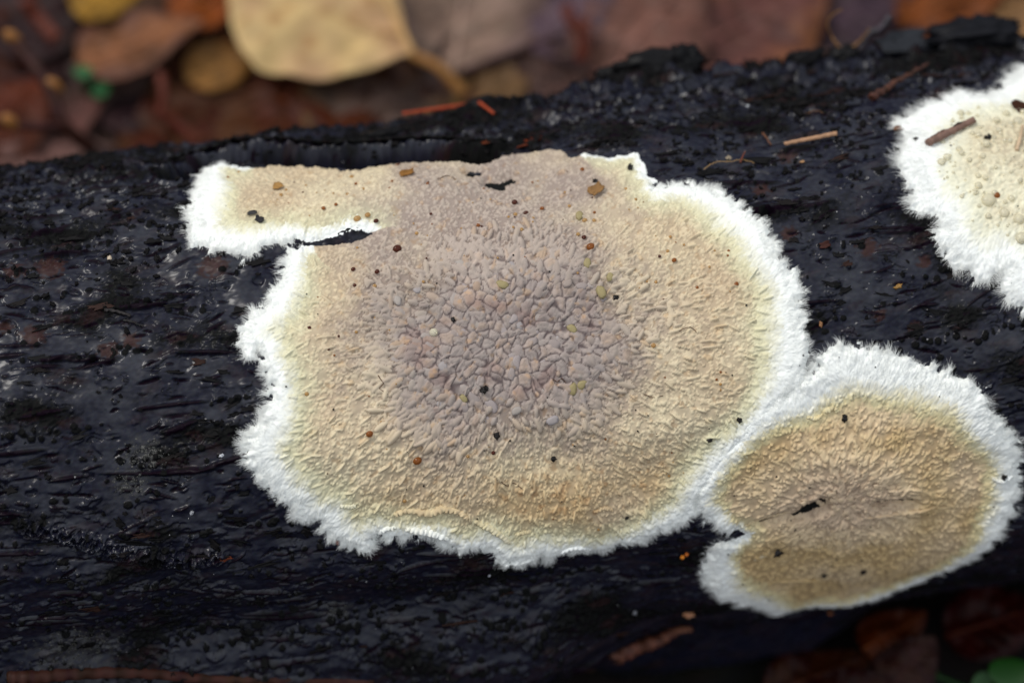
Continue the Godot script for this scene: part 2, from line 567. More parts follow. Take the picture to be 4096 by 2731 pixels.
func bark_heights() -> void:
	noise("lump", 0.035, 2, FastNoiseLite.TYPE_SIMPLEX_SMOOTH, 5)
	var terr := noise("terrace", 0.30, 3, FastNoiseLite.TYPE_SIMPLEX, 21)
	var warp := noise("warp", 0.16, 2, FastNoiseLite.TYPE_SIMPLEX_SMOOTH, 31)
	var fine := noise("fine", 1.15, 3, FastNoiseLite.TYPE_SIMPLEX, 41)
	var mask := noise("mask", 0.085, 6, FastNoiseLite.TYPE_SIMPLEX_SMOOTH, 51)
	var rust := noise("rust", 0.22, 4, FastNoiseLite.TYPE_SIMPLEX, 61)
	var crack := noise("crack", 0.2, 3, FastNoiseLite.TYPE_SIMPLEX, 71)
	crack.fractal_type = FastNoiseLite.FRACTAL_RIDGED
	bcols = int(132.0 / BDS) + 1
	var a := -55.0
	while a < 55.0:
		brows.append(a)
		a += lerpf(0.135, 0.24, smoothstep(24.0, 47.0, absf(a)))
	var rows := brows.size()
	var j0 := 0
	for k in 2202:
		var av := -55.0 + k * 0.05
		while j0 < rows - 2 and brows[j0 + 1] < av:
			j0 += 1
		brow_of.append(j0)
	bh.resize(bcols * rows)
	bcol.resize(bcols * rows)
	bwet.resize(bcols * rows)
	var groove := PackedVector2Array([Vector2(-36.05, 32.78), Vector2(-33.80, 34.75), Vector2(-29.82, 36.78), Vector2(-24.98, 35.12), Vector2(-20.18, 33.43), Vector2(-14.89, 32.23), Vector2(-10.53, 31.75), Vector2(-5.78, 30.41), Vector2(-1.54, 29.09)])
	var ridge := PackedVector2Array([Vector2(-55.53, -9.30), Vector2(-53.35, -10.24), Vector2(-50.27, -11.37), Vector2(-47.70, -12.54), Vector2(-45.01, -13.66), Vector2(-41.64, -15.01), Vector2(-38.71, -15.56), Vector2(-35.92, -15.70)])
	var lichen: Array = [[-42.22, -2.95, 2.2, 1.6], [-44.07, -5.85, 1.7, 1.6], [-52.37, -26.86, 4.5, 2.6], [-23.80, -26.42, 1.6, 1.0]]
	var reds: Array = [[-42.25, 9.39, 1.0], [-44.73, 8.69, 1.1], [-52.39, 11.33, 1.4], [-32.58, 17.07, 1.6], [-50.04, 19.45, 1.6], [-53.88, 19.38, 1.2], [38.11, 2.23, 0.75], [41.98, 0.31, 0.8], [29.55, 12.11, 0.9], [43.86, 7.40, 0.8], [37.89, 9.82, 1.2], [50.77, 30.24, 1.3], [31.50, 22.87, 1.2], [27.79, 18.42, 1.0], [-35.20, -15.97, 0.4], [-55.28, 12.81, 0.8]]
	for j in rows:
		var aa := brows[j]
		var top := smoothstep(22.0, 40.0, aa)
		for i in bcols:
			var s := BS0 + i * BDS
			var q := j * bcols + i
			var cv := cover(s, aa)
			var h := bark_large(s, aa)
			if cv > 1.6:
				bh[q] = h - 0.25
				bcol[q] = Color(0.01, 0.009, 0.009)
				continue
			var wx := warp.get_noise_2d(s, aa)
			var wy := warp.get_noise_2d(s + 70.0, aa)
			var mk := mask.get_noise_2d(s * 0.6, aa * 1.2) + top * 0.20
			var rough := smoothstep(0.02, 0.50, mk)
			# overlapping flaky layers drawn out along the log
			var t := terr.get_noise_2d(s * 0.28 + wx * 1.3, aa * 1.45 + wy * 1.1) * 2.3 + wy * 0.5
			var fl := floorf(t)
			var fr := t - fl
			var layer := fl + smoothstep(0.40, 0.50, fr)
			var gate := smoothstep(0.05, 0.35, warp.get_noise_2d(s * 1.7 + 300.0, aa * 2.0))
			var d := layer * 0.15 * gate + 0.16 * warp.get_noise_2d(s * 1.6 + 500.0, aa * 2.6) + 0.05 * terr.get_noise_2d(s * 0.9 + 70.0, aa * 2.2)
			var c1 := crack.get_noise_2d(s * 0.30 + wx * 3.0, aa * 1.1 + wy * 2.0)
			var cr := smoothstep(0.87, 0.99, c1) * smoothstep(-0.35, 0.15, wx + mk)
			d -= cr * 0.42
			var f1 := fine.get_noise_2d(s * 0.75, aa * 1.25)
			d += f1 * lerpf(0.003, 0.16, rough)
			d += absf(fine.get_noise_2d(s * 0.35 + 40.0, aa * 0.8)) * 0.34 * rough
			d += top * terr.get_noise_2d(s * 1.2 + 9.0, aa * 1.2) * 0.6
			d += smoothstep(33.0, 43.0, aa) * maxf(warp.get_noise_2d(s * 1.3 + 200.0, aa), 0.0) * 2.6 * smoothstep(-12.0, 10.0, s)
			# the gap under the loose bark along the top of the big crust
			if aa > 20.0 and s < 8.0 and s > -42.0:
				var gd := seg_dist(s, aa, groove)
				d -= 3.6 * smoothstep(2.2, 0.7, gd)
				d += 0.9 * smoothstep(3.6, 2.4, gd) * smoothstep(1.6, 2.6, gd) * (1.0 if cv < -1.2 else 0.0)
			if aa < -8.0 and aa > -30.0 and s < -26.0:
				var rd := seg_dist(s, aa, ridge)
				d += 0.9 * smoothstep(1.6, 0.1, rd) * (0.6 + f1)
			if cv > 0.0:
				d *= 1.0 - 0.6 * smoothstep(0.0, 1.4, cv)
			bh[q] = h + d
			# colour: near-black, blue sky sheen painted into wet film, rusty patches, a little grey
			var rs := rust.get_noise_2d(s * 0.55, aa * 1.2)
			var red := smoothstep(0.28, 0.60, rs) * 0.38 * (0.45 + rough * 0.55)
			for e: Array in reds:
				var dx: float = s - e[0]
				var dy: float = aa - e[1]
				if dx * dx + dy * dy < 9.0:
					red = maxf(red, smoothstep(1.0, 0.55, sqrt(dx * dx * 0.7 + dy * dy) / e[2] + f1 * 0.5))
			var step := smoothstep(0.36, 0.41, fr) * smoothstep(0.54, 0.49, fr) * gate
			var wet := (1.0 - rough) * (1.0 - cr) * (1.0 - 0.9 * step) * (1.0 - 0.6 * red)
			var near := smoothstep(-25.0, -31.0, aa) * smoothstep(12.0, -4.0, s)
			bwet[q] = clampf(wet * (0.58 + 0.5 * wy + 0.2 * f1 + 0.4 * near), 0.0, 0.95)
			var col := Color(0.0056, 0.0048, 0.0056).lerp(Color(0.0072, 0.0074, 0.0165), wet).lerp(Color(0.036, 0.016, 0.015), red)
			var gy := 0.0
			for e: Array in lichen:
				var dx2: float = (s - e[0]) / e[2]
				var dy2: float = (aa - e[1]) / e[3]
				var rr := dx2 * dx2 + dy2 * dy2
				if rr < 3.0:
					gy = maxf(gy, smoothstep(1.6, 0.2, rr + f1 * 1.6 + terr.get_noise_2d(s * 3.0, aa * 3.0)))
			col = col.lerp(Color(0.11, 0.105, 0.095), gy * 0.22)
			bcol[q] = col * (1.0 + f1 * 0.35)
	# rows of small black warts
	rng.seed = 77
	for k in 1500:
		var da := rng.randf_range(-50.0, 40.0)
		var up := rng.randf() < 0.45
		if k % 8 == 0:
			dash(rng.randf_range(-62.0, 62.0), da, rng.randf_range(2.0, 5.0), rng.randf_range(0.2, 0.4), rng.randfn(0.0, 0.12), rng.randf_range(0.25, 0.55))
		dash(rng.randf_range(-65.0, 65.0), da, rng.randf_range(0.4, 1.7) * (1.5 if rng.randf() < 0.1 else 1.0), rng.randf_range(0.10, 0.24), rng.randfn(0.0, 0.22), rng.randf_range(0.14, 0.34) if up else -rng.randf_range(0.14, 0.32))
	for k in 620:
		var rs0 := rng.randf_range(-66.0, 66.0)
		var ra := rng.randf_range(-46.0, 26.0)
		if rs0 < 24.0 and rs0 > -20.0 and ra > -16.0:
			continue
		if mask.get_noise_2d(rs0 * 0.7, ra) > 0.22:
			continue
		var cnt := rng.randi_range(1, 6)
		for e in cnt:
			wart(rs0 + e * rng.randf_range(0.9, 1.5), ra + rng.randf_range(-0.35, 0.35), rng.randf_range(0.15, 0.42), rng.randf_range(0.15, 0.42))
	for k in 420:
		wart(rng.randf_range(-64.0, 2.0), rng.randf_range(-46.0, -22.0), rng.randf_range(0.2, 0.45), rng.randf_range(0.2, 0.45))


func dash(s: float, a: float, long: float, wide: float, turn: float, hh: float) -> void:
	# a torn fibre standing proud or a short split, along the log
	if cover(s, a) > -0.4 or absf(s) > 64.0 or absf(a) > 52.0:
		return
	var reach := absf(sin(turn)) * long + wide
	var ct := cos(turn)
	var st := sin(turn)
	var i0 := maxi(int((s - long - BS0) / BDS), 0)
	var i1 := mini(int((s + long - BS0) / BDS) + 1, bcols - 1)
	var j: int = brow_of[int((a - reach + 55.0) / 0.05)]
	var bend := rng.randf_range(-0.2, 0.2)
	while j < brows.size() and brows[j] < a + reach:
		var dy := brows[j] - a
		for i in range(i0, i1 + 1):
			var dx := BS0 + i * BDS - s
			var u := (dx * ct + dy * st) / long
			var v := (dy * ct - dx * st + bend * u * u) / (wide * (1.0 - 0.6 * u * u))
			var q := maxf(absf(u), absf(v))
			if q < 1.0:
				var k := j * bcols + i
				var w := (1.0 - v * v) * (1.0 - u * u)
				bh[k] += hh * sqrt(w)
				bwet[k] *= 1.0 - minf(1.0, w * 2.5) * (1.0 if hh < 0.0 else 0.75)
				bcol[k] = bcol[k].lerp(Color(0.0042, 0.0038, 0.0045), minf(1.0, w * 2.0))
		j += 1


func wart(s: float, a: float, r: float, hh: float) -> void:
	var fat := rng.randf_range(0.7, 1.35)
	if cover(s, a) > -0.4 or absf(s) > 65.0 or absf(a) > 53.0:
		return
	var i0 := int((s - r * fat - BS0) / BDS)
	var i1 := int((s + r * fat - BS0) / BDS) + 1
	var j: int = brow_of[int((a - r + 55.0) / 0.05)]
	while j < brows.size() and brows[j] < a + r:
		var dy := (brows[j] - a) / r
		for i in range(maxi(i0, 0), mini(i1, bcols - 1) + 1):
			var dx := (BS0 + i * BDS - s) / (r * fat)
			var q := dx * dx + dy * dy
			if q < 1.0:
				bwet[j * bcols + i] = 0.0
				bcol[j * bcols + i] = Color(0.0045, 0.0042, 0.0048)
				bh[j * bcols + i] += hh * (sqrt(1.0 - q) - 0.35 * maxf(0.0, 1.0 - q * 6.0))
		j += 1


func bark_at(s: float, a: float) -> float:
	var x := clampf((s - BS0) / BDS, 0.0, bcols - 1.01)
	var i := int(x)
	var j: int = brow_of[clampi(int((a + 55.0) / 0.05), 0, 2199)]
	var ty := clampf((a - brows[j]) / (brows[j + 1] - brows[j]), 0.0, 1.0)
	x -= i
	var q := j * bcols + i
	return lerpf(lerpf(bh[q], bh[q + 1], x), lerpf(bh[q + bcols], bh[q + bcols + 1], x), ty)


func log_thing() -> void:
	var lg := thing("log", Vector3.ZERO, "black wet rotting log with flaky warty bark, crusted with pale fungus", "log")
	var rows := brows.size()
	var v := PackedVector3Array()
	v.resize(bh.size())
	var uv := PackedVector2Array()
	uv.resize(bh.size())
	var keep := PackedByteArray()
	keep.resize(bh.size())
	for j in rows:
		var a := brows[j]
		var n := normal_at(a)
		for i in bcols:
			var q := j * bcols + i
			var s := BS0 + i * BDS
			v[q] = (mid + axis * s + n * (R + bh[q])) * K
			uv[q] = Vector2((i + 0.5) / bcols, (j + 0.5) / rows)
			keep[q] = 0 if cover(s, a) > 1.3 and not near_hole(s, a) else 1
	var data := PackedByteArray()
	data.resize(bwet.size())
	for q in bwet.size():
		data[q] = int(bwet[q] * 255.0)
	M.wet_bark.clearcoat_texture = ImageTexture.create_from_image(Image.create_from_data(bcols, rows, false, Image.FORMAT_L8, data))
	part("bark", grid_mesh(v, bcols, rows, bcol, uv, keep), M.wet_bark, lg)
	# the rest of the log, coarser, out of the frame and round the back
	for e: Array in [[-130.0, -65.6, -1.0, 1.0, 190], [65.6, 130.0, -1.0, 1.0, 190], [-420.0, -129.5, -1.0, 1.0, 120], [129.5, 420.0, -1.0, 1.0, 120], [-66.0, 66.0, 0.5, 1.5, 60]]:
		var v2 := PackedVector3Array()
		var c2 := PackedColorArray()
		var u2 := PackedVector2Array()
		var rws := (420 if e[4] == 190 else 90) if e[2] < 0.0 else 40
		for j in rws + 1:
			var phi: float = lerpf(e[2] * PI, e[3] * PI, float(j) / rws) if e[2] < 0.0 else lerpf(1.70, TAU - 1.70, float(j) / rws)
			var aw := phi * R if phi < PI else (phi - TAU) * R
			for i in int(e[4]) + 1:
				var s2: float = lerpf(e[0], e[1], float(i) / e[4])
				var hh: float = bark_large(clampf(s2, -66, 66), aw) - 0.12 + nz("terrace").get_noise_2d(s2 * 0.3, aw) * 0.4
				if e[2] < 0.0:
					var rg := smoothstep(0.0, 0.4, nz("mask").get_noise_2d(s2 * 0.6, aw * 1.2))
					hh += nz("fine").get_noise_2d(s2 * 0.75, aw * 1.25) * (0.08 + 0.22 * rg) + nz("warp").get_noise_2d(s2 * 1.6, aw * 2.6) * 0.16
				v2.append((mid + axis * s2 + (out0 * cos(phi) + out1 * sin(phi)) * (R + hh)) * K)
				c2.append(Color(0.0060, 0.0058, 0.0095).lerp(Color(0.03, 0.014, 0.012), smoothstep(0.28, 0.6, nz("rust").get_noise_2d(s2 * 0.55, aw * 1.2)) * 0.4))
				u2.append(Vector2(fposmod(s2 * 0.0075, 1.0), 0.25 + 0.15 * sin(aw)))
		part("bark_length" if e[2] < 0.0 else "underside", grid_mesh(v2, int(e[4]) + 1, rws + 1, c2, u2), M.bark_ends, lg)
	for sgn: float in [-1.0, 1.0]:
		var v3 := PackedVector3Array()
		var c3 := PackedColorArray()
		for j in 12:
			for i in 49:
				var f := TAU * i / 48.0 * sgn
				var rr := R * j / 11.0
				v3.append((mid + axis * (420.0 * sgn) + (out0 * cos(f) + out1 * sin(f)) * rr) * K)
				var t := 0.6 + 0.4 * nz("fine").get_noise_2d(rr, f)
				c3.append(Color(0.07 * t, 0.045 * t, 0.03 * t))
		part("cut_end", grid_mesh(v3, 49, 12, c3), M.bark_piece, lg)
	bark_flakes(lg)
	bark_slabs(lg)


func lichens() -> void:
	rng.seed = 616
	var speck := flake_mesh(17, 0.1, 0.5, 0.8)
	for e: Array in [[-42.22, -2.95, 2.0, 1.4, 420, "grey-white crumbly lichen patch on bark left of the big crust's lower rim"], [-44.07, -5.85, 1.6, 1.3, 320, "smaller whitish lichen patch just below the grey-white one"], [-52.85, -26.90, 4.6, 2.4, 700, "wide bluish grey lichen stain low on the near side of the log"], [-23.80, -26.42, 1.6, 0.8, 110, "faint grey lichen dust on the black bark low down"]]:
		var at: Array[Transform3D] = []
		for k in int(e[4]):
			var s: float = e[0] + rng.randfn(0.0, 0.5) * e[2]
			var a: float = e[1] + rng.randfn(0.0, 0.5) * e[3]
			if nz("fine").get_noise_2d(s * 0.8, a * 0.8) < rng.randf_range(-0.25, 0.2):
				continue
			var sz := rng.randf_range(0.07, 0.26)
			at.append(seat(s, a, bark_at(s, a) + 0.01, rng.randf() * TAU, Vector3(sz, sz * 0.35, sz * rng.randf_range(0.5, 1.0))))
		var mm := MultiMesh.new()
		mm.transform_format = MultiMesh.TRANSFORM_3D
		mm.use_colors = true
		mm.mesh = speck
		mm.instance_count = at.size()
		for k in at.size():
			mm.set_instance_transform(k, at[k])
			var t := rng.randf_range(0.03, 0.15)
			mm.set_instance_color(k, Color(t, t * 0.97, t * 0.88))
		var o := MultiMeshInstance3D.new()
		o.name = numbered("lichen_patch")
		o.multimesh = mm
		o.material_override = M.grain
		add_child(o)
		tag(o, e[5], "lichen", "", "stuff")


func near_hole(s: float, a: float) -> bool:
	for f in patches:
		var hs: PackedFloat32Array = f.holes
		for k in hs.size() / 5:
			var q := Vector2(s, a)
			if q.distance_to(Geometry2D.get_closest_point_to_segment(q, Vector2(hs[k * 5], hs[k * 5 + 1]), Vector2(hs[k * 5 + 2], hs[k * 5 + 3]))) < hs[k * 5 + 4] + 0.9:
				return true
	return false


func flake_mesh(seed_: int, curl: float, thick: float, ragged: float) -> ArrayMesh:
	# a torn plate of bark, one unit long and wide, with its own thickness
	var n := FastNoiseLite.new()
	n.seed = seed_
	n.frequency = 1.3
	n.fractal_octaves = 3
	var sides := 16
	var v := PackedVector3Array()
	for ring in 5:
		for k in sides + 1:
			var f := -TAU * (k % sides) / sides
			var e := 0.5 * (1.0 + ragged * n.get_noise_2d(cos(f) * 1.7, sin(f) * 1.7) * 1.3)
			var rr: float = [0.0, 0.6, 1.0, 0.97, 0.0][4 - ring]
			var p := Vector2(cos(f) / maxf(absf(cos(f)), absf(sin(f)) * 0.9) * 0.86, sin(f)) * e * rr
			var y := curl * (p.y * p.y * 2.0 + maxf(p.x, 0.0) * 0.6) + n.get_noise_2d(p.x * 2.5, p.y * 2.5) * 0.25 * thick
			y += 0.0 if ring < 2 else thick
			v.append(Vector3(p.x, y - thick * 0.4, p.y))
	var c := PackedColorArray()
	for k in v.size():
		var t := 0.8 + 0.5 * n.get_noise_2d(v[k].x * 6.0, v[k].z * 6.0)
		c.append(Color(t, t, t))
	var m := grid_mesh(v, sides + 1, 5, c)
	var st := SurfaceTool.new()
	st.create_from(m, 0)
	st.deindex()
	st.generate_normals()
	return st.commit()


func tinted(base: StandardMaterial3D, color: Color, rough := -1.0) -> StandardMaterial3D:
	var key := base.resource_name + str(color) + str(rough)
	if not M.has(key):
		var m: StandardMaterial3D = base.duplicate()
		m.albedo_color = color.linear_to_srgb()
		if rough >= 0.0:
			m.roughness = rough
		M[key] = m
	return M[key]


func bark_flakes(lg: Node3D) -> void:
	rng.seed = 303
	var shapes := []
	for k in 8:
		shapes.append(flake_mesh(k + 3, 0.10 + 0.05 * (k % 4), 0.16, 0.9))
	var tones := [tinted(M.bark_piece, Color(0.0065, 0.0055, 0.0060), 0.6), tinted(M.bark_piece, Color(0.0045, 0.004, 0.0045), 0.55), tinted(M.bark_piece, Color(0.010, 0.0075, 0.0075), 0.6), tinted(M.bark_piece, Color(0.034, 0.015, 0.011), 0.55)]
	var made := 0
	while made < 290:
		var s := rng.randf_range(-62, 62)
		var a := rng.randf_range(-46, 44)
		if cover(s, a) > -0.9:
			continue
		made += 1
		var long := rng.randf_range(0.9, 2.6) * (1.6 if rng.randf() < 0.16 else 1.0)
		var wide := rng.randf_range(0.28, 0.75)
		var t := seat(s, a, bark_at(s, a) + 0.04, rng.randf_range(-0.35, 0.35) + (PI if rng.randf() < 0.5 else 0.0), Vector3(long, rng.randf_range(0.5, 1.1), wide), rng.randf_range(-0.25, 0.25))
		part("bark_flake", shapes[rng.randi() % 8], tones[[0, 0, 1, 1, 2, 0, 1, 3][rng.randi() % 8]], lg, t)
	# crumbs of rotten bark, thickest along the crest
	var grain := flake_mesh(40, 0.1, 0.7, 1.0)
	var mm := MultiMesh.new()
	mm.transform_format = MultiMesh.TRANSFORM_3D
	mm.mesh = grain
	var at: Array[Transform3D] = []
	while at.size() < 2800:
		var s := rng.randf_range(-65, 65)
		var a := rng.randf_range(18, 53) if rng.randf() < 0.75 else rng.randf_range(-50, 30)
		if cover(s, a) > -0.3:
			continue
		if nz("mask").get_noise_2d(s * 1.5, a * 2.0) + smoothstep(20.0, 40.0, a) * 0.5 < rng.randf_range(-0.1, 0.3):
			continue
		var sz := rng.randf_range(0.16, 0.5) * (1.7 if rng.randf() < 0.06 else 1.0)
		var t := seat(s, a, bark_at(s, a) + sz * 0.12, 0.0, Vector3.ONE)
		t.basis = t.basis * Basis.from_euler(Vector3(rng.randf_range(-0.5, 0.5), rng.randf() * TAU, rng.randf_range(-0.5, 0.5))) * Basis.from_scale(Vector3(sz * rng.randf_range(1.0, 2.0), sz, sz))
		at.append(t)
	mm.instance_count = at.size()
	for k in at.size():
		mm.set_instance_transform(k, at[k])
	var o := MultiMeshInstance3D.new()
	o.name = "bark_crumbs"
	o.multimesh = mm
	o.material_override = tinted(M.bark_piece, Color(0.006, 0.005, 0.0055), 0.7)
	o.set_meta("kind", "stuff")
	lg.add_child(o)


func bark_slabs(lg: Node3D) -> void:
	rng.seed = 909
	var dark := tinted(M.bark_piece, Color(0.008, 0.0075, 0.0085), 0.4)
	# rotten chunks that break the crest: s, a, long, high, wide, turn
	for e: Array in [[21.32, 46.07, 8.6, 3.0, 4.6, 0.10], [24.05, 46.03, 3.8, 4.0, 3.4, 0.5], [19.57, 46.03, 3.6, 2.6, 3.0, 0.3], [22.22, 46.18, 6.5, 2.2, 3.4, 0.2], [15.23, 46.22, 3.0, 1.6, 2.4, -0.3], [10.70, 46.36, 2.4, 1.4, 2.0, 0.3], [18.12, 46.17, 4.0, 1.4, 2.6, 0.1],
			[30.94, 46.25, 4.5, 1.0, 2.6, 0.0], [38.77, 46.19, 4.0, 1.6, 2.4, 0.2], [43.15, 46.24, 3.2, 2.2, 2.6, -0.5], [0.30, 46.47, 3.0, 1.0, 2.0, 0.0], [-11.93, 38.43, 4.0, 0.8, 2.0, 0.1]]:
		var t := seat(e[0], e[1], bark_at(e[0], e[1]) + 0.12 * e[3], e[5], Vector3(e[2] * 0.55, e[3] * 0.62, e[4] * 0.55), rng.randf_range(-0.3, 0.4))
		part("bark_chunk", chunk_mesh(rng.randi() % 500), dark, lg, t)
	# the loose plates at the upper right
	var t1 := seat(50.58, 46.36, bark_at(50.58, 46.36) + 0.7, 0.12, Vector3(7.0, 2.2, 5.2), 0.5)
	part("bark_plate", flake_mesh(71, 0.05, 0.24, 0.5), tinted(M.bark_piece, Color(0.026, 0.028, 0.034), 0.5), lg, t1)
	var t2 := seat(58.82, 46.28, bark_at(58.82, 46.28) + 0.9, 0.06, Vector3(5.0, 1.7, 3.6), 0.30)
	part("bark_slab", chunk_mesh(83), tinted(M.bark_piece, Color(0.008, 0.008, 0.011), 0.5), lg, t2)
	# the lifted edge of bark that overhangs the dark gap above the largest crust
	var lip: Array = [[-40.62, 37.71], [-36.70, 36.84], [-33.24, 38.14], [-29.26, 39.42], [-24.86, 37.80], [-20.02, 35.97], [-14.71, 34.39], [-9.86, 33.58], [-5.10, 32.07], [-1.38, 30.35], [1.47, 29.70]]
	var lv := PackedVector3Array()
	var lc := PackedColorArray()
	var ln := lip.size() * 12 - 12
	for k in 9:
		var across: float = [0.0, 0.35, 0.7, 1.0, 1.03, 1.0, 0.7, 0.35, 0.0][k]
		for i in ln + 1:
			var tt := float(i) / 12.0
			var i0 := mini(int(tt), lip.size() - 2)
			var fr := tt - i0
			var ls: float = lerpf(lip[i0][0], lip[i0 + 1][0], fr)
			var la: float = lerpf(lip[i0][1], lip[i0 + 1][1], fr)
			var swell := pow(sin(PI * clampf(float(i) / ln, 0.02, 0.98)), 0.5)
			var rag: float = nz("fine").get_noise_2d(ls * 0.8, k * 0.02) * 0.7
			var hh := bark_large(ls, la) + lerpf(-0.3, 1.55 + rag * 0.5, across) * swell + nz("fine").get_noise_2d(ls, across * 4.0) * 0.2 - (0.5 if k > 4 else 0.0) - (0.25 if k == 4 else 0.0)
			lv.append(on_log(ls, la + 3.0 - across * (2.9 + rag) * swell, hh) * K)
			var tn := 0.8 + nz("fine").get_noise_2d(ls * 1.5, across * 6.0)
			lc.append(Color(0.0075, 0.0065, 0.007) * tn)
	var lm := grid_mesh(lv, ln + 1, 9, lc)
	part("lifted_bark", lm, M.bark_piece, lg)
	# the red-brown strip of bare bark low on the near side
	var pts := PackedVector3Array()
	for e: Array in [[-60.31, -28.83], [-57.00, -28.97], [-51.89, -29.87], [-45.81, -30.82], [-39.24, -31.92], [-33.10, -32.98], [-26.92, -34.06], [-20.69, -35.15]]:
		pts.append(on_log(e[0], e[1], bark_at(e[0], e[1]) - 0.2))
	var path := smooth_path(pts, 60, 0.05)
	part("bare_strip", tube(path, ramp(61, 0.9, 0.5), 10, Color(0.036, 0.014, 0.010), 0.07, 0.8, 0.4), M.bark_piece, lg)


# ---------------------------------------------------------------- the fungus crusts
var grids: Array = []


func splat(g: Dictionary, s: float, a: float, ang: float, rx: float, ry: float, hh: float, tint := Color(0, 0, 0, 0), sharp := 0.5) -> void:
	var w: int = g.w
	var h: int = g.h
	var st: float = g.step
	var lo: Vector2 = g.lo
	var big := maxf(rx, ry)
	var i0 := maxi(int((s - big - lo.x) / st), 0)
	var i1 := mini(int((s + big - lo.x) / st) + 1, w - 1)
	var j0 := maxi(int((a - big - lo.y) / st), 0)
	var j1 := mini(int((a + big - lo.y) / st) + 1, h - 1)
	var ci := clampi(int((s - lo.x) / st + 0.5), 0, w - 1)
	var cj := clampi(int((a - lo.y) / st + 0.5), 0, h - 1)
	var z: PackedFloat32Array = g.z
	var col: PackedColorArray = g.c
	var b0: PackedFloat32Array = g.base
	var skin: PackedColorArray = g.skin
	var own: PackedColorArray = g.own
	if tint.a == 0.0:
		tint = own[cj * w + ci]
		var tn := rng.randf_range(0.94, 1.10)
		tint = Color(tint.r * tn, tint.g * tn, tint.b * tn, 0.95)
	var pale := Color(minf(tint.r * 1.16, 0.9), minf(tint.g * 1.18, 0.9), minf(tint.b * 1.26, 0.9))
	var ca := cos(ang) / rx
	var sa := sin(ang) / rx
	var cb := cos(ang) / ry
	var sb := sin(ang) / ry
	for j in range(j0, j1 + 1):
		var dy := lo.y + j * st - a
		for i in range(i0, i1 + 1):
			var dx := lo.x + i * st - s
			var u := dx * ca + dy * sa
			var v := dy * cb - dx * sb
			var q := u * u + v * v
			if q < 1.0:
				var k := j * w + i
				var top := b0[k] + hh * (sqrt(1.0 - q) if sharp == 0.5 else (1.0 - q) if sharp == 0.4 else pow(1.0 - q, 0.62))
				if top > z[k]:
					z[k] = top
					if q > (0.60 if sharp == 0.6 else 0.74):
						col[k] = col[k].lerp(skin[k] * (0.80 if sharp == 0.6 else 1.0), 0.9 if sharp == 0.6 else 0.5)  # foot of each wart takes the darkened colour, painting in crease shade
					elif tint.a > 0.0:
						var c := skin[k].lerp(tint, tint.a)
						if sharp == 0.6:
							c = c.lerp(pale, smoothstep(0.22, 0.52, q) * 0.40)
						col[k] = c


func crust_grid(f: Dictionary, color: Callable, thick: float) -> Dictionary:
	var lo: Vector2 = f.lo + Vector2(0.8, 0.8)
	var hi: Vector2 = f.hi - Vector2(0.8, 0.8)
	var st: float = f.step
	var w := int((hi.x - lo.x) / st) + 1
	var h := int((hi.y - lo.y) / st) + 1
	var g := {"lo": lo, "step": st, "w": w, "h": h, "f": f}
	var base := PackedFloat32Array()
	base.resize(w * h)
	var col := PackedColorArray()
	col.resize(w * h)
	var keep := PackedByteArray()
	keep.resize(w * h)
	var edge: FastNoiseLite = noises.edge
	var wav: FastNoiseLite = noises.wave
	var hs: PackedFloat32Array = f.holes
	for j in h:
		var a := lo.y + j * st
		for i in w:
			var s := lo.x + i * st
			var k := j * w + i
			var d0 := tap(f, "d", s, a)
			if d0 < -0.9:
				base[k] = -0.5
				continue
			var m := tap(f, "m", s, a)
			var d := d0
			if d0 < 1.6:
				d += edge.get_noise_2d(s, a) * (0.75 if m > 0.8 else 0.2)
			for e in hs.size() / 5:
				var q := Vector2(s, a)
				var dh := q.distance_to(Geometry2D.get_closest_point_to_segment(q, Vector2(hs[e * 5], hs[e * 5 + 1]), Vector2(hs[e * 5 + 2], hs[e * 5 + 3]))) - hs[e * 5 + 4]
				d = minf(d, dh * 1.4 + edge.get_noise_2d(s * 1.5, a * 1.5) * 0.12 if dh < 2.0 else d)
			keep[k] = 1 if d > -0.30 else 0
			var t := thick * smoothstep(-0.25, 1.5, d) + 0.16 * smoothstep(-0.1, 0.15, d)
			if m > 1.0:
				t += 0.22 * smoothstep(-0.1, 0.8, d) * smoothstep(m + 1.5, m * 0.5, d)
			var under := bark_at(s, a)
			under = lerpf(under, bark_large(s, a), smoothstep(0.3, 1.4, d))
			base[k] = under - 0.16 + t + (wav.get_noise_2d(s, a) * 0.16 + nz("comb").get_noise_2d(s + 20.0, a) * 0.12) * smoothstep(0.2, 2.0, d)
			col[k] = color.call(s, a, d0, m)
	g.base = base
	var skin := col.duplicate()  # tissue between warts, its colour darkened to add crease shade
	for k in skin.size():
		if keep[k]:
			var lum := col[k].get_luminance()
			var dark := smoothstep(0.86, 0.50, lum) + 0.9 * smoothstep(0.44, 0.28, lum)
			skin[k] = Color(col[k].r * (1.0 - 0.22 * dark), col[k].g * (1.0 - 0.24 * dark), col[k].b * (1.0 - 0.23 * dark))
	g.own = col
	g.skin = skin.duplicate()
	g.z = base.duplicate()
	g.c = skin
	g.keep = keep
	return g


func grow(f: Dictionary, s: float, a: float, centre: Vector2) -> float:
	# direction of growth: outwards near the margin, away from the centre inside
	var e := 0.5
	var gr := Vector2(tap(f, "d", s + e, a) - tap(f, "d", s - e, a), tap(f, "d", s, a + e) - tap(f, "d", s, a - e))
	var d := tap(f, "d", s, a)
	var out := -gr.normalized() if gr.length() > 0.05 else Vector2.RIGHT
	var rad := (Vector2(s, a) - centre).normalized()
	var dir := out.lerp(rad, smoothstep(1.0, 6.0, d))
	return dir.angle()


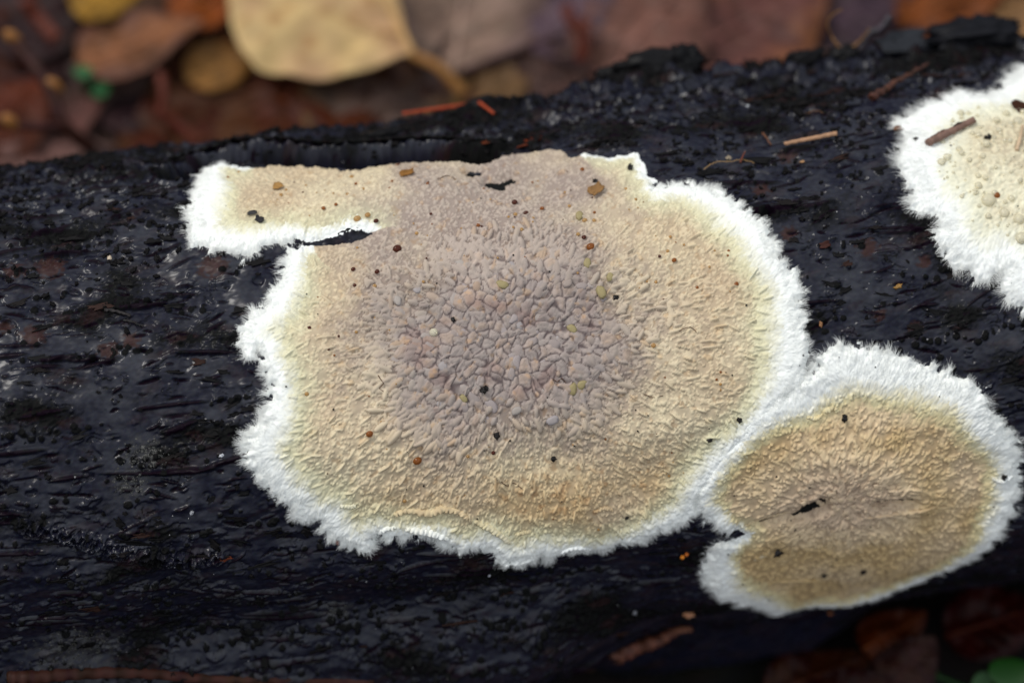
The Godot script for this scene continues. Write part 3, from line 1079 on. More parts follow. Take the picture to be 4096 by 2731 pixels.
func lift(g: Dictionary, s: float, a: float) -> float:
	# how far the surface already stands above its base
	var lo: Vector2 = g.lo
	var k := clampi(int((a - lo.y) / g.step + 0.5), 0, g.h - 1) * int(g.w) + clampi(int((s - lo.x) / g.step + 0.5), 0, g.w - 1)
	var z: PackedFloat32Array = g.z
	var b: PackedFloat32Array = g.base
	return z[k] - b[k]


func height_on(g: Dictionary, s: float, a: float) -> float:
	var lo: Vector2 = g.lo
	var i := clampi(int((s - lo.x) / g.step + 0.5), 0, g.w - 1)
	var j := clampi(int((a - lo.y) / g.step + 0.5), 0, g.h - 1)
	var z: PackedFloat32Array = g.z
	return z[j * int(g.w) + i]


func top_at(s: float, a: float) -> float:
	for g in grids:
		var f: Dictionary = g.f
		if s > f.lo.x + 1 and s < f.hi.x - 1 and a > f.lo.y + 1 and a < f.hi.y - 1 and tap(f, "d", s, a) > 0.1:
			return height_on(g, s, a)
	return bark_at(s, a)


func crust_mesh(g: Dictionary, centre: Vector3) -> ArrayMesh:
	var w: int = g.w
	var h: int = g.h
	var lo: Vector2 = g.lo
	var st: float = g.step
	var z: PackedFloat32Array = g.z
	var v := PackedVector3Array()
	v.resize(w * h)
	for j in h:
		var a := lo.y + j * st
		var n := normal_at(a)
		for i in w:
			v[j * w + i] = (mid + axis * (lo.x + i * st) + n * (R + z[j * w + i]) - centre) * K
	return grid_mesh(v, w, h, g.c, PackedVector2Array(), g.keep)


func hair_mesh() -> ArrayMesh:
	# one curved, tapering thread along +z, 1 long and 1 thick
	var v := PackedVector3Array()
	var c := PackedColorArray()
	for k in 4:
		var t := k / 3.0
		var r := 0.5 * (1.0 - t * 0.75)
		for q in 4:
			var f := TAU * (q % 3) / 3.0
			v.append(Vector3(cos(f) * r + t * t * 0.6, sin(f) * r + sin(t * PI) * 0.8, t))
			c.append(Color.WHITE)
	return grid_mesh(v, 4, 4, c)


func fringe(root: Node3D, g: Dictionary, centre: Vector2, origin: Vector3, want: int, long: float) -> void:
	var f: Dictionary = g.f
	var at: Array[Transform3D] = []
	var tries := 0
	while at.size() < want and tries < want * 60:
		tries += 1
		var s := rng.randf_range(f.lo.x + 1.5, f.hi.x - 1.5)
		var a := rng.randf_range(f.lo.y + 1.5, f.hi.y - 1.5)
		var d := tap(f, "d", s, a)
		if d < -0.6 or d > 3.4:
			continue
		var m := tap(f, "m", s, a)
		if m < 1.3 or d > m * 0.5 or (d > 0.4 and rng.randf() > 0.30):
			continue
		var gr := grow(f, s, a, centre) + nz("comb").get_noise_2d(s, a) * 0.9 + rng.randfn(0.0, 0.28)
		var dd := d + nz("edge").get_noise_2d(s, a) * 0.75
		if dd < -0.05:
			continue
		var ln := long * rng.randf_range(0.35, 1.5) * (1.0 if dd < 0.7 else 0.75) * (0.7 + 0.6 * smoothstep(-0.3, 0.4, nz("comb").get_noise_2d(s * 0.7 + 50.0, a * 0.7)))
		var n := normal_at(a)
		var u := up_at(a)
		var dir := (axis * cos(gr) + u * sin(gr) + n * (rng.randf_range(-0.02, 0.30) if dd < 0.7 else rng.randf_range(0.06, 0.4))).normalized()
		var sx := dir.cross(n).normalized()
		var up := sx.cross(dir)
		var th := rng.randf_range(0.022, 0.044)
		var b := Basis(sx * th * K * (1.0 if rng.randf() < 0.5 else -1.0), up * th * K, dir * ln * K)
		at.append(Transform3D(b, (on_log(s, a, height_on(g, s, a) - 0.03) - origin) * K))
	var mm := MultiMesh.new()
	mm.transform_format = MultiMesh.TRANSFORM_3D
	mm.mesh = noises.hair
	mm.instance_count = at.size()
	for k in at.size():
		mm.set_instance_transform(k, at[k])
	var o := MultiMeshInstance3D.new()
	o.name = "white_fringe"
	o.multimesh = mm
	o.material_override = M.hair
	o.set_meta("kind", "stuff")
	root.add_child(o)


func tufts(g: Dictionary, centre: Vector2, want: int) -> void:
	# combed woolly strands of the white margin
	var f: Dictionary = g.f
	var done := 0
	for k in want * 40:
		if done >= want:
			break
		var s := rng.randf_range(f.lo.x + 1.5, f.hi.x - 1.5)
		var a := rng.randf_range(f.lo.y + 1.5, f.hi.y - 1.5)
		var d := tap(f, "d", s, a)
		var m := tap(f, "m", s, a)
		if d < -0.2 or m < 0.4 or d > m * 1.3:
			continue
		done += 1
		splat(g, s, a, grow(f, s, a, centre) + rng.randfn(0.0, 0.3), rng.randf_range(0.35, 0.95), rng.randf_range(0.10, 0.20), rng.randf_range(0.04, 0.12), Color(0, 0, 0, 0), 0.4)


func main_color(s: float, a: float, d: float, m: float) -> Color:
	var n1: float = nz("blot").get_noise_2d(s, a)
	var n2: float = nz("fleck").get_noise_2d(s, a)
	var c0 := Vector2(-2.32, 4.66)
	var e := sqrt(pow((s - c0.x) / 14.0, 2.0) + pow((a - c0.y) / 10.0, 2.0)) + n1 * 0.30 + n2 * 0.14
	var c2 := Vector2(-2.68, 20.65)
	var e2 := sqrt(pow((s - c2.x) / 14.5, 2.0) + pow((a - c2.y) / 9.0, 2.0)) + n1 * 0.5
	var beige: Color = lin(206, 185, 153).lerp(lin(218, 202, 170), clampf(0.5 + n1 * 1.2 + n2 * 0.25, 0, 1))
	var col := beige
	col = col.lerp(lin(186, 168, 148), smoothstep(1.6, 1.0, e) * 0.85)
	col = col.lerp(lin(153, 140, 133), smoothstep(1.34, 0.62, e))
	col = col.lerp(lin(136, 113, 106), smoothstep(0.05, 0.4, nz("blot").get_noise_2d(s * 1.6 + 30.0, a * 1.6)) * smoothstep(0.9, 0.5, e) * 0.75)
	col = col.lerp(lin(176, 160, 148), smoothstep(1.45, 0.5, e2) * 0.95)
	var low := smoothstep(-7.0, -14.5, a)
	col = col.lerp(lin(204, 168, 114), low * 0.62 * smoothstep(-0.4, 0.5, n1 + 0.25))
	col = col.lerp(lin(176, 128, 76), low * smoothstep(0.25, 0.6, n2 + n1 * 0.5) * 0.45)
	col = col.lerp(lin(184, 146, 104), smoothstep(0.34, 0.62, n2) * 0.4 * smoothstep(m, m + 2.0, d))
	# pale yellow, then white, towards the margin
	if m > 0.3:
		var mm := m * (1.0 + 0.35 * n1) + n2 * 0.6
		col = col.lerp(lin(216, 211, 176), smoothstep(mm + 3.8, mm + 0.3, d) * 0.85)
		col = col.lerp(lin(242, 243, 239), smoothstep(mm + 0.9, mm * 0.45, d))
	return col


func low_color(s: float, a: float, d: float, m: float) -> Color:
	var n1: float = nz("blot").get_noise_2d(s + 90.0, a)
	var n2: float = nz("fleck").get_noise_2d(s + 90.0, a)
	var c0 := Vector2(32.44, -18.43)
	var e := sqrt(pow((s - c0.x) / 13.0, 2.0) + pow((a - c0.y) / 9.5, 2.0)) + n1 * 0.3
	var col := lin(216, 192, 156).lerp(lin(199, 171, 124), smoothstep(0.5, 0.95, e) * clampf(0.5 - (a - c0.y) * 0.025 + n1 * 1.2, 0.0, 1.0))
	col = col.lerp(lin(196, 172, 146), smoothstep(0.7, 0.15, e))
	col = col.lerp(lin(178, 142, 94), smoothstep(0.2, 0.55, n2 + n1 * 0.6) * 0.15)
	var mm := m * (0.86 + 0.3 * n1) + n2 * 0.6
	col = col.lerp(lin(216, 205, 160), smoothstep(mm + 2.2, mm + 0.2, d) * 0.85)
	return col.lerp(lin(242, 243, 239), smoothstep(mm + 0.8, mm * 0.5, d))


func right_color(s: float, a: float, d: float, m: float) -> Color:
	var n1: float = nz("blot").get_noise_2d(s, a + 90.0)
	var n2: float = nz("fleck").get_noise_2d(s, a + 90.0)
	var col := lin(228, 221, 194).lerp(lin(214, 202, 172), clampf(0.5 + n1 * 1.4 + n2 * 0.4, 0, 1))
	var mm := m * (0.78 + 0.3 * n1) + n2 * 0.8
	col = col.lerp(lin(226, 224, 202), smoothstep(mm + 3.0, mm + 0.2, d) * 0.8)
	return col.lerp(lin(242, 243, 240), smoothstep(mm + 1.0, mm * 0.45, d))


func lobe_shape(seed_: int) -> ArrayMesh:
	var n := FastNoiseLite.new()
	n.seed = seed_
	n.frequency = 0.9
	n.fractal_octaves = 2
	return sphere_mesh(12, 18, func(dir: Vector3) -> Vector3:
		var k := 1.0 + n.get_noise_3dv(dir * 1.1) * 0.30
		return Vector3(dir.x * k, dir.y * sqrt(2.0 - dir.y * dir.y) * (0.55 if dir.y > 0.0 else 0.3), dir.z * k + dir.x * dir.x * 0.22 * (1.0 if seed_ % 2 else -1.0)),
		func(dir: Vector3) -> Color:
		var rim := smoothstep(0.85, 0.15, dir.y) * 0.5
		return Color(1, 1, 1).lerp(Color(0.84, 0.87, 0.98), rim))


func fungi() -> void:
	rng.seed = 501
	noise("edge", 0.50, 4, FastNoiseLite.TYPE_SIMPLEX, 7)
	noise("wave", 0.12, 2, FastNoiseLite.TYPE_SIMPLEX_SMOOTH, 9)
	noise("blot", 0.085, 3, FastNoiseLite.TYPE_SIMPLEX_SMOOTH, 13)
	noise("fleck", 0.6, 2, FastNoiseLite.TYPE_SIMPLEX_SMOOTH, 17)
	noise("comb", 0.45, 2, FastNoiseLite.TYPE_SIMPLEX_SMOOTH, 19)
	noises.hair = hair_mesh()
	main_crust()
	low_crust()
	right_crust()


func plates(g: Dictionary, centre: Vector2) -> void:
	# the middle: low warts grown together into a cracked mosaic, each with a tone of its own
	var big := FastNoiseLite.new()
	big.noise_type = FastNoiseLite.TYPE_CELLULAR
	big.frequency = 0.93
	big.seed = 5
	big.fractal_type = FastNoiseLite.FRACTAL_NONE
	big.cellular_jitter = 1.0
	big.cellular_return_type = FastNoiseLite.RETURN_DISTANCE2_SUB
	var tone: FastNoiseLite = big.duplicate()
	tone.cellular_return_type = FastNoiseLite.RETURN_CELL_VALUE
	var small: FastNoiseLite = big.duplicate()
	small.frequency = 1.75
	small.seed = 6
	var w: int = g.w
	var lo: Vector2 = g.lo
	var z: PackedFloat32Array = g.z
	var b: PackedFloat32Array = g.base
	var col: PackedColorArray = g.c
	var skin: PackedColorArray = g.skin
	var own: PackedColorArray = g.own
	for j in int(g.h):
		var a := lo.y + j * float(g.step)
		if absf(a - centre.y) > 11.5:
			continue
		for i in w:
			var s := lo.x + i * float(g.step)
			if absf(s - centre.x) > 16.0:
				continue
			var k := j * w + i
			var e := Vector2((s - centre.x) / 14.0, (a - centre.y) / 10.0).length() + nz("blot").get_noise_2d(s, a) * 0.35 + nz("fleck").get_noise_2d(s, a) * 0.12
			var share := smoothstep(1.0, 0.78, e)
			if share <= 0.0:
				continue
			var p := Vector2(s, a)
			# drawn out along the rays
			var ray := (p - centre)
			var ln := maxf(ray.length(), 0.01)
			p = centre + ray / ln * pow(ln, 0.86) * 1.25
			p += Vector2(nz("comb").get_noise_2d(s, a), nz("comb").get_noise_2d(s + 40.0, a)) * 0.38
			var c1 := big.get_noise_2d(p.x, p.y) + 1.0
			var c2 := small.get_noise_2d(p.x, p.y) + 1.0
			var t := tone.get_noise_2d(p.x, p.y)
			var seam := smoothstep(0.02, 0.17, c1)
			var seam2 := smoothstep(0.0, 0.16, c2)
			var up := (0.30 * pow(clampf(c1 * 1.5, 0.0, 1.0), 0.6) + 0.09 * pow(clampf(c2 * 1.5, 0.0, 1.0), 0.6) + 0.06 * t) * share
			if b[k] + up < z[k]:
				continue
			z[k] = b[k] + up
			var o := own[k] * (1.0 + 0.10 * t)
			var warm := Color(o.r * 1.06, o.g * 0.98, o.b * 0.90) if t > 0.25 else Color(o.r * 1.03, o.g * 1.04, o.b * 1.05) if t < -0.4 else o
			warm = warm.lerp(Color(o.r * 1.22, o.g * 1.23, o.b * 1.26), smoothstep(0.5, 0.2, c1) * 0.55)
			var dark := Color(skin[k].r * 0.62, skin[k].g * 0.60, skin[k].b * 0.63)  # seam colour: violet tissue plus painted shade in the cracks
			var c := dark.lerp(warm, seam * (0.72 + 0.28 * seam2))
			c.a = 1.0
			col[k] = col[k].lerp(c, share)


func main_crust() -> void:
	var f: Dictionary = patches[0]
	var centre := Vector2(-2.32, 4.66)
	var origin := on_log(centre.x, centre.y, 0.0)
	var root := thing("crust_fungus", origin, "largest crust fungus, grey-lilac lobed centre in a beige disc with fuzzy white rim", "fungus")
	var g := crust_grid(f, main_color, 0.34)
	grids.append(g)
	# granules over the beige zone
	for k in 32000:
		var s := rng.randf_range(f.lo.x + 2, f.hi.x - 2)
		var a := rng.randf_range(f.lo.y + 2, f.hi.y - 2)
		var d := tap(f, "d", s, a)
		var m := tap(f, "m", s, a)
		if d < m * 0.75 + 0.15:
			continue
		var rel := Vector2((s - centre.x) / 14.5, (a - centre.y) / 10.2)
		var e := rel.length()
		if e < 1.1 and rng.randf() < smoothstep(1.1, 0.6, e) * 0.95:
			continue
		var ang := grow(f, s, a, centre) + rng.randfn(0.0, 0.4 if a < 8.0 else 0.9)
		var rad := smoothstep(14.0, 24.0, a)
		var sz := 0.85 + 1.1 * pow(rng.randf(), 5.0)
		var rx := rng.randf_range(0.11, 0.24) * lerpf(1.15, 0.9, rad) * sz
		var ry := rng.randf_range(0.10, 0.17) * lerpf(0.95, 1.15, rad) * sz
		splat(g, s, a, ang, rx, ry, rng.randf_range(0.05, 0.18) * (0.6 + 0.4 * sz), Color(0, 0, 0, 0))
	# little worm-like ridges pointing outwards
	for k in 900:
		var s := rng.randf_range(f.lo.x + 2, f.hi.x - 2)
		var a := rng.randf_range(f.lo.y + 2, 16.0)
		var d := tap(f, "d", s, a)
		var m := tap(f, "m", s, a)
		if d < m * 0.8 + 0.4:
			continue
		var ang := grow(f, s, a, centre) + rng.randfn(0.0, 0.3)
		splat(g, s, a, ang, rng.randf_range(0.45, 0.95), rng.randf_range(0.12, 0.2), rng.randf_range(0.2, 0.38), Color(0, 0, 0, 0))
	plates(g, centre)
	# lobes of the middle
	var tints := [lin(166, 153, 144), lin(158, 146, 143), lin(144, 127, 121), lin(174, 166, 153), lin(162, 155, 155), lin(152, 131, 117)]
	for k in 12000:
		var q := Vector2.from_angle(rng.randf() * TAU) * sqrt(rng.randf()) * 1.32
		if rng.randf() > smoothstep(1.32, 0.7, q.length() + nz("blot").get_noise_2d(q.x * 14.0, q.y * 10.0) * 0.5):
			continue
		var s := centre.x + q.x * 14.0
		var a := centre.y + q.y * 9.8
		if q.length() < 0.95 and rng.randf() > 0.10 * smoothstep(0.6, 0.95, q.length()) + 0.012:
			continue
		if lift(g, s, a) > 0.16 and q.length() > 0.95 and rng.randf() < 0.93:
			continue
		var ang := q.angle() + rng.randfn(0.0, 0.5)
		var big := (0.55 + 1.15 * pow(rng.randf(), 1.4)) * lerpf(1.15, 0.8, smoothstep(0.6, 1.05, q.length()))
		var tc: Color = tints[rng.randi() % 6]
		tc = Color(main_color(s, a, 9.0, 0.0)).lerp(tc, rng.randf_range(0.0, 0.34) * smoothstep(1.1, 0.8, q.length()))
		tc.a = 0.95
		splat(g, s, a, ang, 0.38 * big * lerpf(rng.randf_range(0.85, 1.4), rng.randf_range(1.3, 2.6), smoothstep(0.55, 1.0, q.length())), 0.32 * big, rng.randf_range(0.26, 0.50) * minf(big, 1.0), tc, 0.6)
	tufts(g, centre, 9000)
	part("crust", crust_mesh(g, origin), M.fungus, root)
	# the biggest lobes, each its own swelling
	var shapes := []
	for k in 8:
		shapes.append(lobe_shape(k + 60))
	var mats := []
	for c: Color in [lin(160, 148, 141), lin(157, 145, 142), lin(152, 139, 134), lin(164, 154, 146), lin(158, 149, 147), lin(154, 139, 130), lin(152, 138, 98)]:
		mats.append(tinted(M.lobe, c))
	for k in 70:
		var q := Vector2.from_angle(rng.randf() * TAU) * pow(rng.randf(), 0.6)
		var s := centre.x + q.x * 13.2
		var a := centre.y + q.y * 9.3
		var big := rng.randf_range(0.36, 0.66)
		var t := seat(s, a, height_on(g, s, a) - 0.30, -q.angle() + rng.randfn(0.0, 0.5), Vector3(big * rng.randf_range(0.9, 1.5), big * rng.randf_range(0.9, 1.1), big * rng.randf_range(0.7, 0.95)))
		t.origin -= origin * K
		part("lobe", shapes[k % 8], mats[[0, 1, 2, 3, 4, 5, 0, 1, 4][rng.randi() % 9]], root, t)
	for e: Array in [[-13.43, 10.22, 0.6, 3], [-2.09, 10.41, 0.7, 6], [7.34, 11.66, 0.6, 6], [9.58, 9.82, 0.55, 6], [8.35, 8.30, 0.75, 6], [4.89, 9.57, 0.6, 5], [4.78, 4.82, 0.6, 6], [3.95, -1.60, 0.7, 6], [4.98, -1.26, 0.65, 6], [-7.81, -1.18, 0.5, 6], [-2.35, -3.07, 0.6, 3], [1.35, -4.51, 0.7, 4], [7.42, 17.63, 0.6, 6]]:
		var t := seat(e[0], e[1], height_on(g, e[0], e[1]) - 0.05, rng.randf() * TAU, Vector3(e[2] * 1.0, e[2] * 0.8, e[2] * 0.66))
		t.origin -= origin * K
		var o := part("lobe", shapes[rng.randi() % 8], mats[e[3]], root, t)
		if e[3] == 6:
			o.set_meta("label", "olive yellow lobe")
	# rolled folds along the lower edge
	fold(root, g, origin, "rolled_fold", [-16.58, -12.97, -14.90, -12.69, -12.82, -13.19, -11.14, -12.90, -9.54, -13.44, -8.66, -14.31], 0.52, lin(214, 184, 140))
	fold(root, g, origin, "rolled_fold", [-8.89, -14.17, -7.63, -15.00, -6.41, -15.84, -5.29, -16.91, -4.41, -17.99], 0.46, lin(218, 196, 150))
	fold(root, g, origin, "rolled_fold", [-3.68, -17.05, -2.72, -16.96, -1.86, -16.98], 0.34, lin(222, 202, 156))
	fold(root, g, origin, "rolled_fold", [-15.56, -14.71, -13.96, -15.27, -12.35, -15.85, -10.98, -16.61], 0.62, lin(236, 236, 228))
	fold(root, g, origin, "rolled_fold", [-18.52, -15.04, -17.67, -14.51, -16.49, -14.47], 0.36, lin(237, 239, 236))
	fold(root, g, origin, "rolled_fold", [-22.17, -11.07, -21.11, -11.32, -20.40, -11.21], 0.34, lin(234, 230, 206))
	fold(root, g, origin, "rolled_fold", [1.01, -20.37, 2.70, -19.98, 4.24, -20.72], 0.34, lin(238, 241, 243))
	fold(root, g, origin, "rolled_fold", [5.05, -15.54, 6.26, -15.39, 7.09, -15.84], 0.34, lin(214, 186, 142))
	fold(root, g, origin, "rolled_fold", [-6.95, -12.55, -6.28, -12.43, -5.65, -12.83], 0.36, lin(220, 196, 158))
	# the raised white lip above the tear
	fold(root, g, origin, "white_lip", [-22.92, 18.87, -20.79, 18.79, -19.33, 19.10, -17.88, 19.36, -16.58, 19.47, -15.40, 18.99], 0.30, lin(238, 241, 243))
	fringe(root, g, centre, origin, 22000, 0.56)


func fold(root: Node3D, g: Dictionary, origin: Vector3, called: String, at: Array, r: float, col: Color) -> void:
	var pts := PackedVector3Array()
	for k in at.size() / 2:
		pts.append(on_log(at[k * 2], at[k * 2 + 1], height_on(g, at[k * 2], at[k * 2 + 1]) - r * 0.2) - origin)
	var n := 10 * (pts.size() - 1)
	var path := smooth_path(pts, n, 0.05)
	var rr := PackedFloat32Array()
	var own := PackedColorArray()
	var cc: PackedColorArray = g.c
	for k in n + 1:
		var t := float(k) / n
		rr.append(r * (0.35 + 0.65 * pow(sin(t * PI * 0.94 + 0.1), 0.6)) * (1.0 + rng.randf_range(-0.2, 0.2)))
		var q := t * (at.size() / 2 - 1.001)
		var k0 := int(q)
		var ss: float = lerpf(at[k0 * 2], at[k0 * 2 + 2], q - k0)
		var aa: float = lerpf(at[k0 * 2 + 1], at[k0 * 2 + 3], q - k0)
		var ci := clampi(int((aa - g.lo.y) / g.step), 0, g.h - 1) * int(g.w) + clampi(int((ss - g.lo.x) / g.step), 0, g.w - 1)
		own.append(cc[ci].lerp(col, 0.35))
	part(called, tube(path, rr, 12, col, 0.16, 0.7, 0.05, own), M.fungus, root)


func low_crust() -> void:
	var f: Dictionary = patches[1]
	var centre := Vector2(32.44, -18.43)
	var origin := on_log(centre.x, centre.y, 0.0)
	var root := thing("crust_fungus", origin, "ochre crust fungus disc with a split middle, joined to the largest crust's lower side", "fungus")
	var g := crust_grid(f, low_color, 0.40)
	grids.append(g)
	for k in 6500:
		var s := rng.randf_range(f.lo.x + 2, f.hi.x - 2)
		var a := rng.randf_range(f.lo.y + 2, f.hi.y - 2)
		var d := tap(f, "d", s, a)
		if d < tap(f, "m", s, a) * 0.75 + 0.1:
			continue
		var rel := Vector2(s, a) - centre
		var ang := rel.angle() + rng.randfn(0.0, 0.9)
		var sz := 1.0 + 0.9 * pow(rng.randf(), 5.0)
		splat(g, s, a, ang, rng.randf_range(0.15, 0.36) * sz, rng.randf_range(0.11, 0.2) * sz, rng.randf_range(0.07, 0.28), Color(0, 0, 0, 0))
	for k in 120:
		var q := Vector2.from_angle(rng.randf() * TAU)
		var far := rng.randf_range(1.0, 10.0)
		var s := centre.x + q.x * far * 1.25
		var a := centre.y + q.y * far * 0.9
		if tap(f, "d", s, a) < 2.6:
			continue
		splat(g, s, a, Vector2(q.x * 1.25, q.y * 0.9).angle() + rng.randfn(0.0, 0.35), rng.randf_range(0.5, 1.5), rng.randf_range(0.12, 0.22), rng.randf_range(0.10, 0.26))
	for k in 420:
		var s := centre.x + rng.randfn(0.0, 5.0)
		var a := centre.y + rng.randfn(0.0, 3.4)
		var rel := Vector2(s, a) - centre
		if tap(f, "d", s, a) < 4.0:
			continue
		splat(g, s, a, rel.angle() + rng.randfn(0.0, 0.3), rng.randf_range(0.3, 0.8), rng.randf_range(0.13, 0.26), rng.randf_range(0.12, 0.28), Color(0, 0, 0, 0))
	tufts(g, centre, 6000)
	part("crust", crust_mesh(g, origin), M.fungus, root)
	for e: Array in [[[30.92, -7.66, 31.91, -7.20, 32.58, -7.87], 0.4, lin(222, 206, 166)], [[28.99, -7.80, 29.92, -8.12, 30.66, -7.92], 0.3, lin(220, 202, 160)], [[42.91, -14.07, 44.35, -14.98, 45.62, -14.62], 0.36, lin(212, 190, 142)],
			[[49.16, -17.94, 50.26, -18.58, 51.47, -18.06], 0.36, lin(236, 239, 240)], [[22.59, -25.74, 23.54, -25.26, 24.50, -24.81], 0.26, lin(230, 224, 200)], [[23.25, -29.67, 25.80, -30.87, 28.84, -31.47, 31.52, -33.38], 0.24, lin(206, 178, 128)],
			[[35.16, -21.08, 38.59, -21.15, 41.52, -20.87, 44.44, -20.34], 0.26, lin(204, 176, 136)], [[27.92, -19.03, 25.88, -19.31, 23.46, -19.78, 21.61, -20.37], 0.2, lin(212, 188, 146)]]:
		fold(root, g, origin, "rolled_fold", e[0], e[1], e[2])
	# bead-like warts round the split
	var shapes := [lobe_shape(90), lobe_shape(91), lobe_shape(92)]
	for k in 46:
		var s := centre.x + 1.0 + rng.randfn(0.0, 2.6)
		var a := centre.y + rng.randfn(0.0, 1.2)
		var big := rng.randf_range(0.2, 0.36)
		var t := seat(s, a, height_on(g, s, a) - 0.02, rng.randf() * TAU, Vector3(big, big * 0.8, big))
		t.origin -= origin * K
		part("lobe", shapes[k % 3], tinted(M.lobe, lin(202, 178, 148)), root, t)
	fringe(root, g, centre, origin, 11500, 0.62)


func right_crust() -> void:
	var f: Dictionary = patches[2]
	var centre := Vector2(59.81, 15.65)
	var origin := on_log(centre.x, centre.y, 0.0)
	var root := thing("crust_fungus", origin, "cream crust fungus beaded with clear drops, ragged white hairy rim, brown twig on it", "fungus")
	var g := crust_grid(f, right_color, 0.36)
	grids.append(g)
	for k in 7000:
		var s := rng.randf_range(f.lo.x + 2, f.hi.x - 2)
		var a := rng.randf_range(f.lo.y + 2, f.hi.y - 2)
		if tap(f, "d", s, a) < tap(f, "m", s, a) * 0.8:
			continue
		splat(g, s, a, grow(f, s, a, centre) + rng.randfn(0.0, 0.5), rng.randf_range(0.2, 0.45), rng.randf_range(0.15, 0.28), rng.randf_range(0.05, 0.26), Color(0, 0, 0, 0))
	tufts(g, centre, 6500)
	part("crust", crust_mesh(g, origin), M.fungus, root)
	fringe(root, g, centre, origin, 12500, 0.95)


# ---------------------------------------------------------------- small things lying on the log and the crusts
func drop_mesh(squash: float) -> ArrayMesh:
	return sphere_mesh(12, 18, func(dir: Vector3) -> Vector3:
		return Vector3(dir.x, dir.y * squash if dir.y > 0.0 else dir.y * 0.45, dir.z))


func chunk_mesh(seed_: int) -> ArrayMesh:
	# a blocky lump of rotten bark, splintered along its length
	var n := FastNoiseLite.new()
	n.seed = seed_
	n.frequency = 1.1
	n.fractal_octaves = 4
	n.fractal_gain = 0.65
	var m := sphere_mesh(18, 26, func(dir: Vector3) -> Vector3:
		var box := dir / pow(pow(absf(dir.x), 4.0) + pow(absf(dir.y), 4.0) + pow(absf(dir.z), 4.0), 0.25)
		var q := box * Vector3(0.7, 1.8, 1.8)
		return box * (0.95 + n.get_noise_3dv(q) * 0.75),
		func(dir: Vector3) -> Color:
		var t := 0.9 + 0.7 * n.get_noise_3dv(dir * 3.0)
		return Color(t, t, t))
	var st := SurfaceTool.new()
	st.create_from(m, 0)
	st.deindex()
	st.generate_normals()
	return st.commit()


func grain_mesh(seed_: int, rough: float) -> ArrayMesh:
	var n := FastNoiseLite.new()
	n.seed = seed_
	n.frequency = 0.8
	n.fractal_octaves = 2
	return sphere_mesh(7, 10, func(dir: Vector3) -> Vector3:
		return dir * (1.0 + n.get_noise_3dv(dir * 1.5) * rough) * Vector3(1, 0.75, 0.85),
		func(dir: Vector3) -> Color:
		var t := 1.0 + 0.5 * n.get_noise_3dv(dir * 4.0)
		return Color(t, t, t))


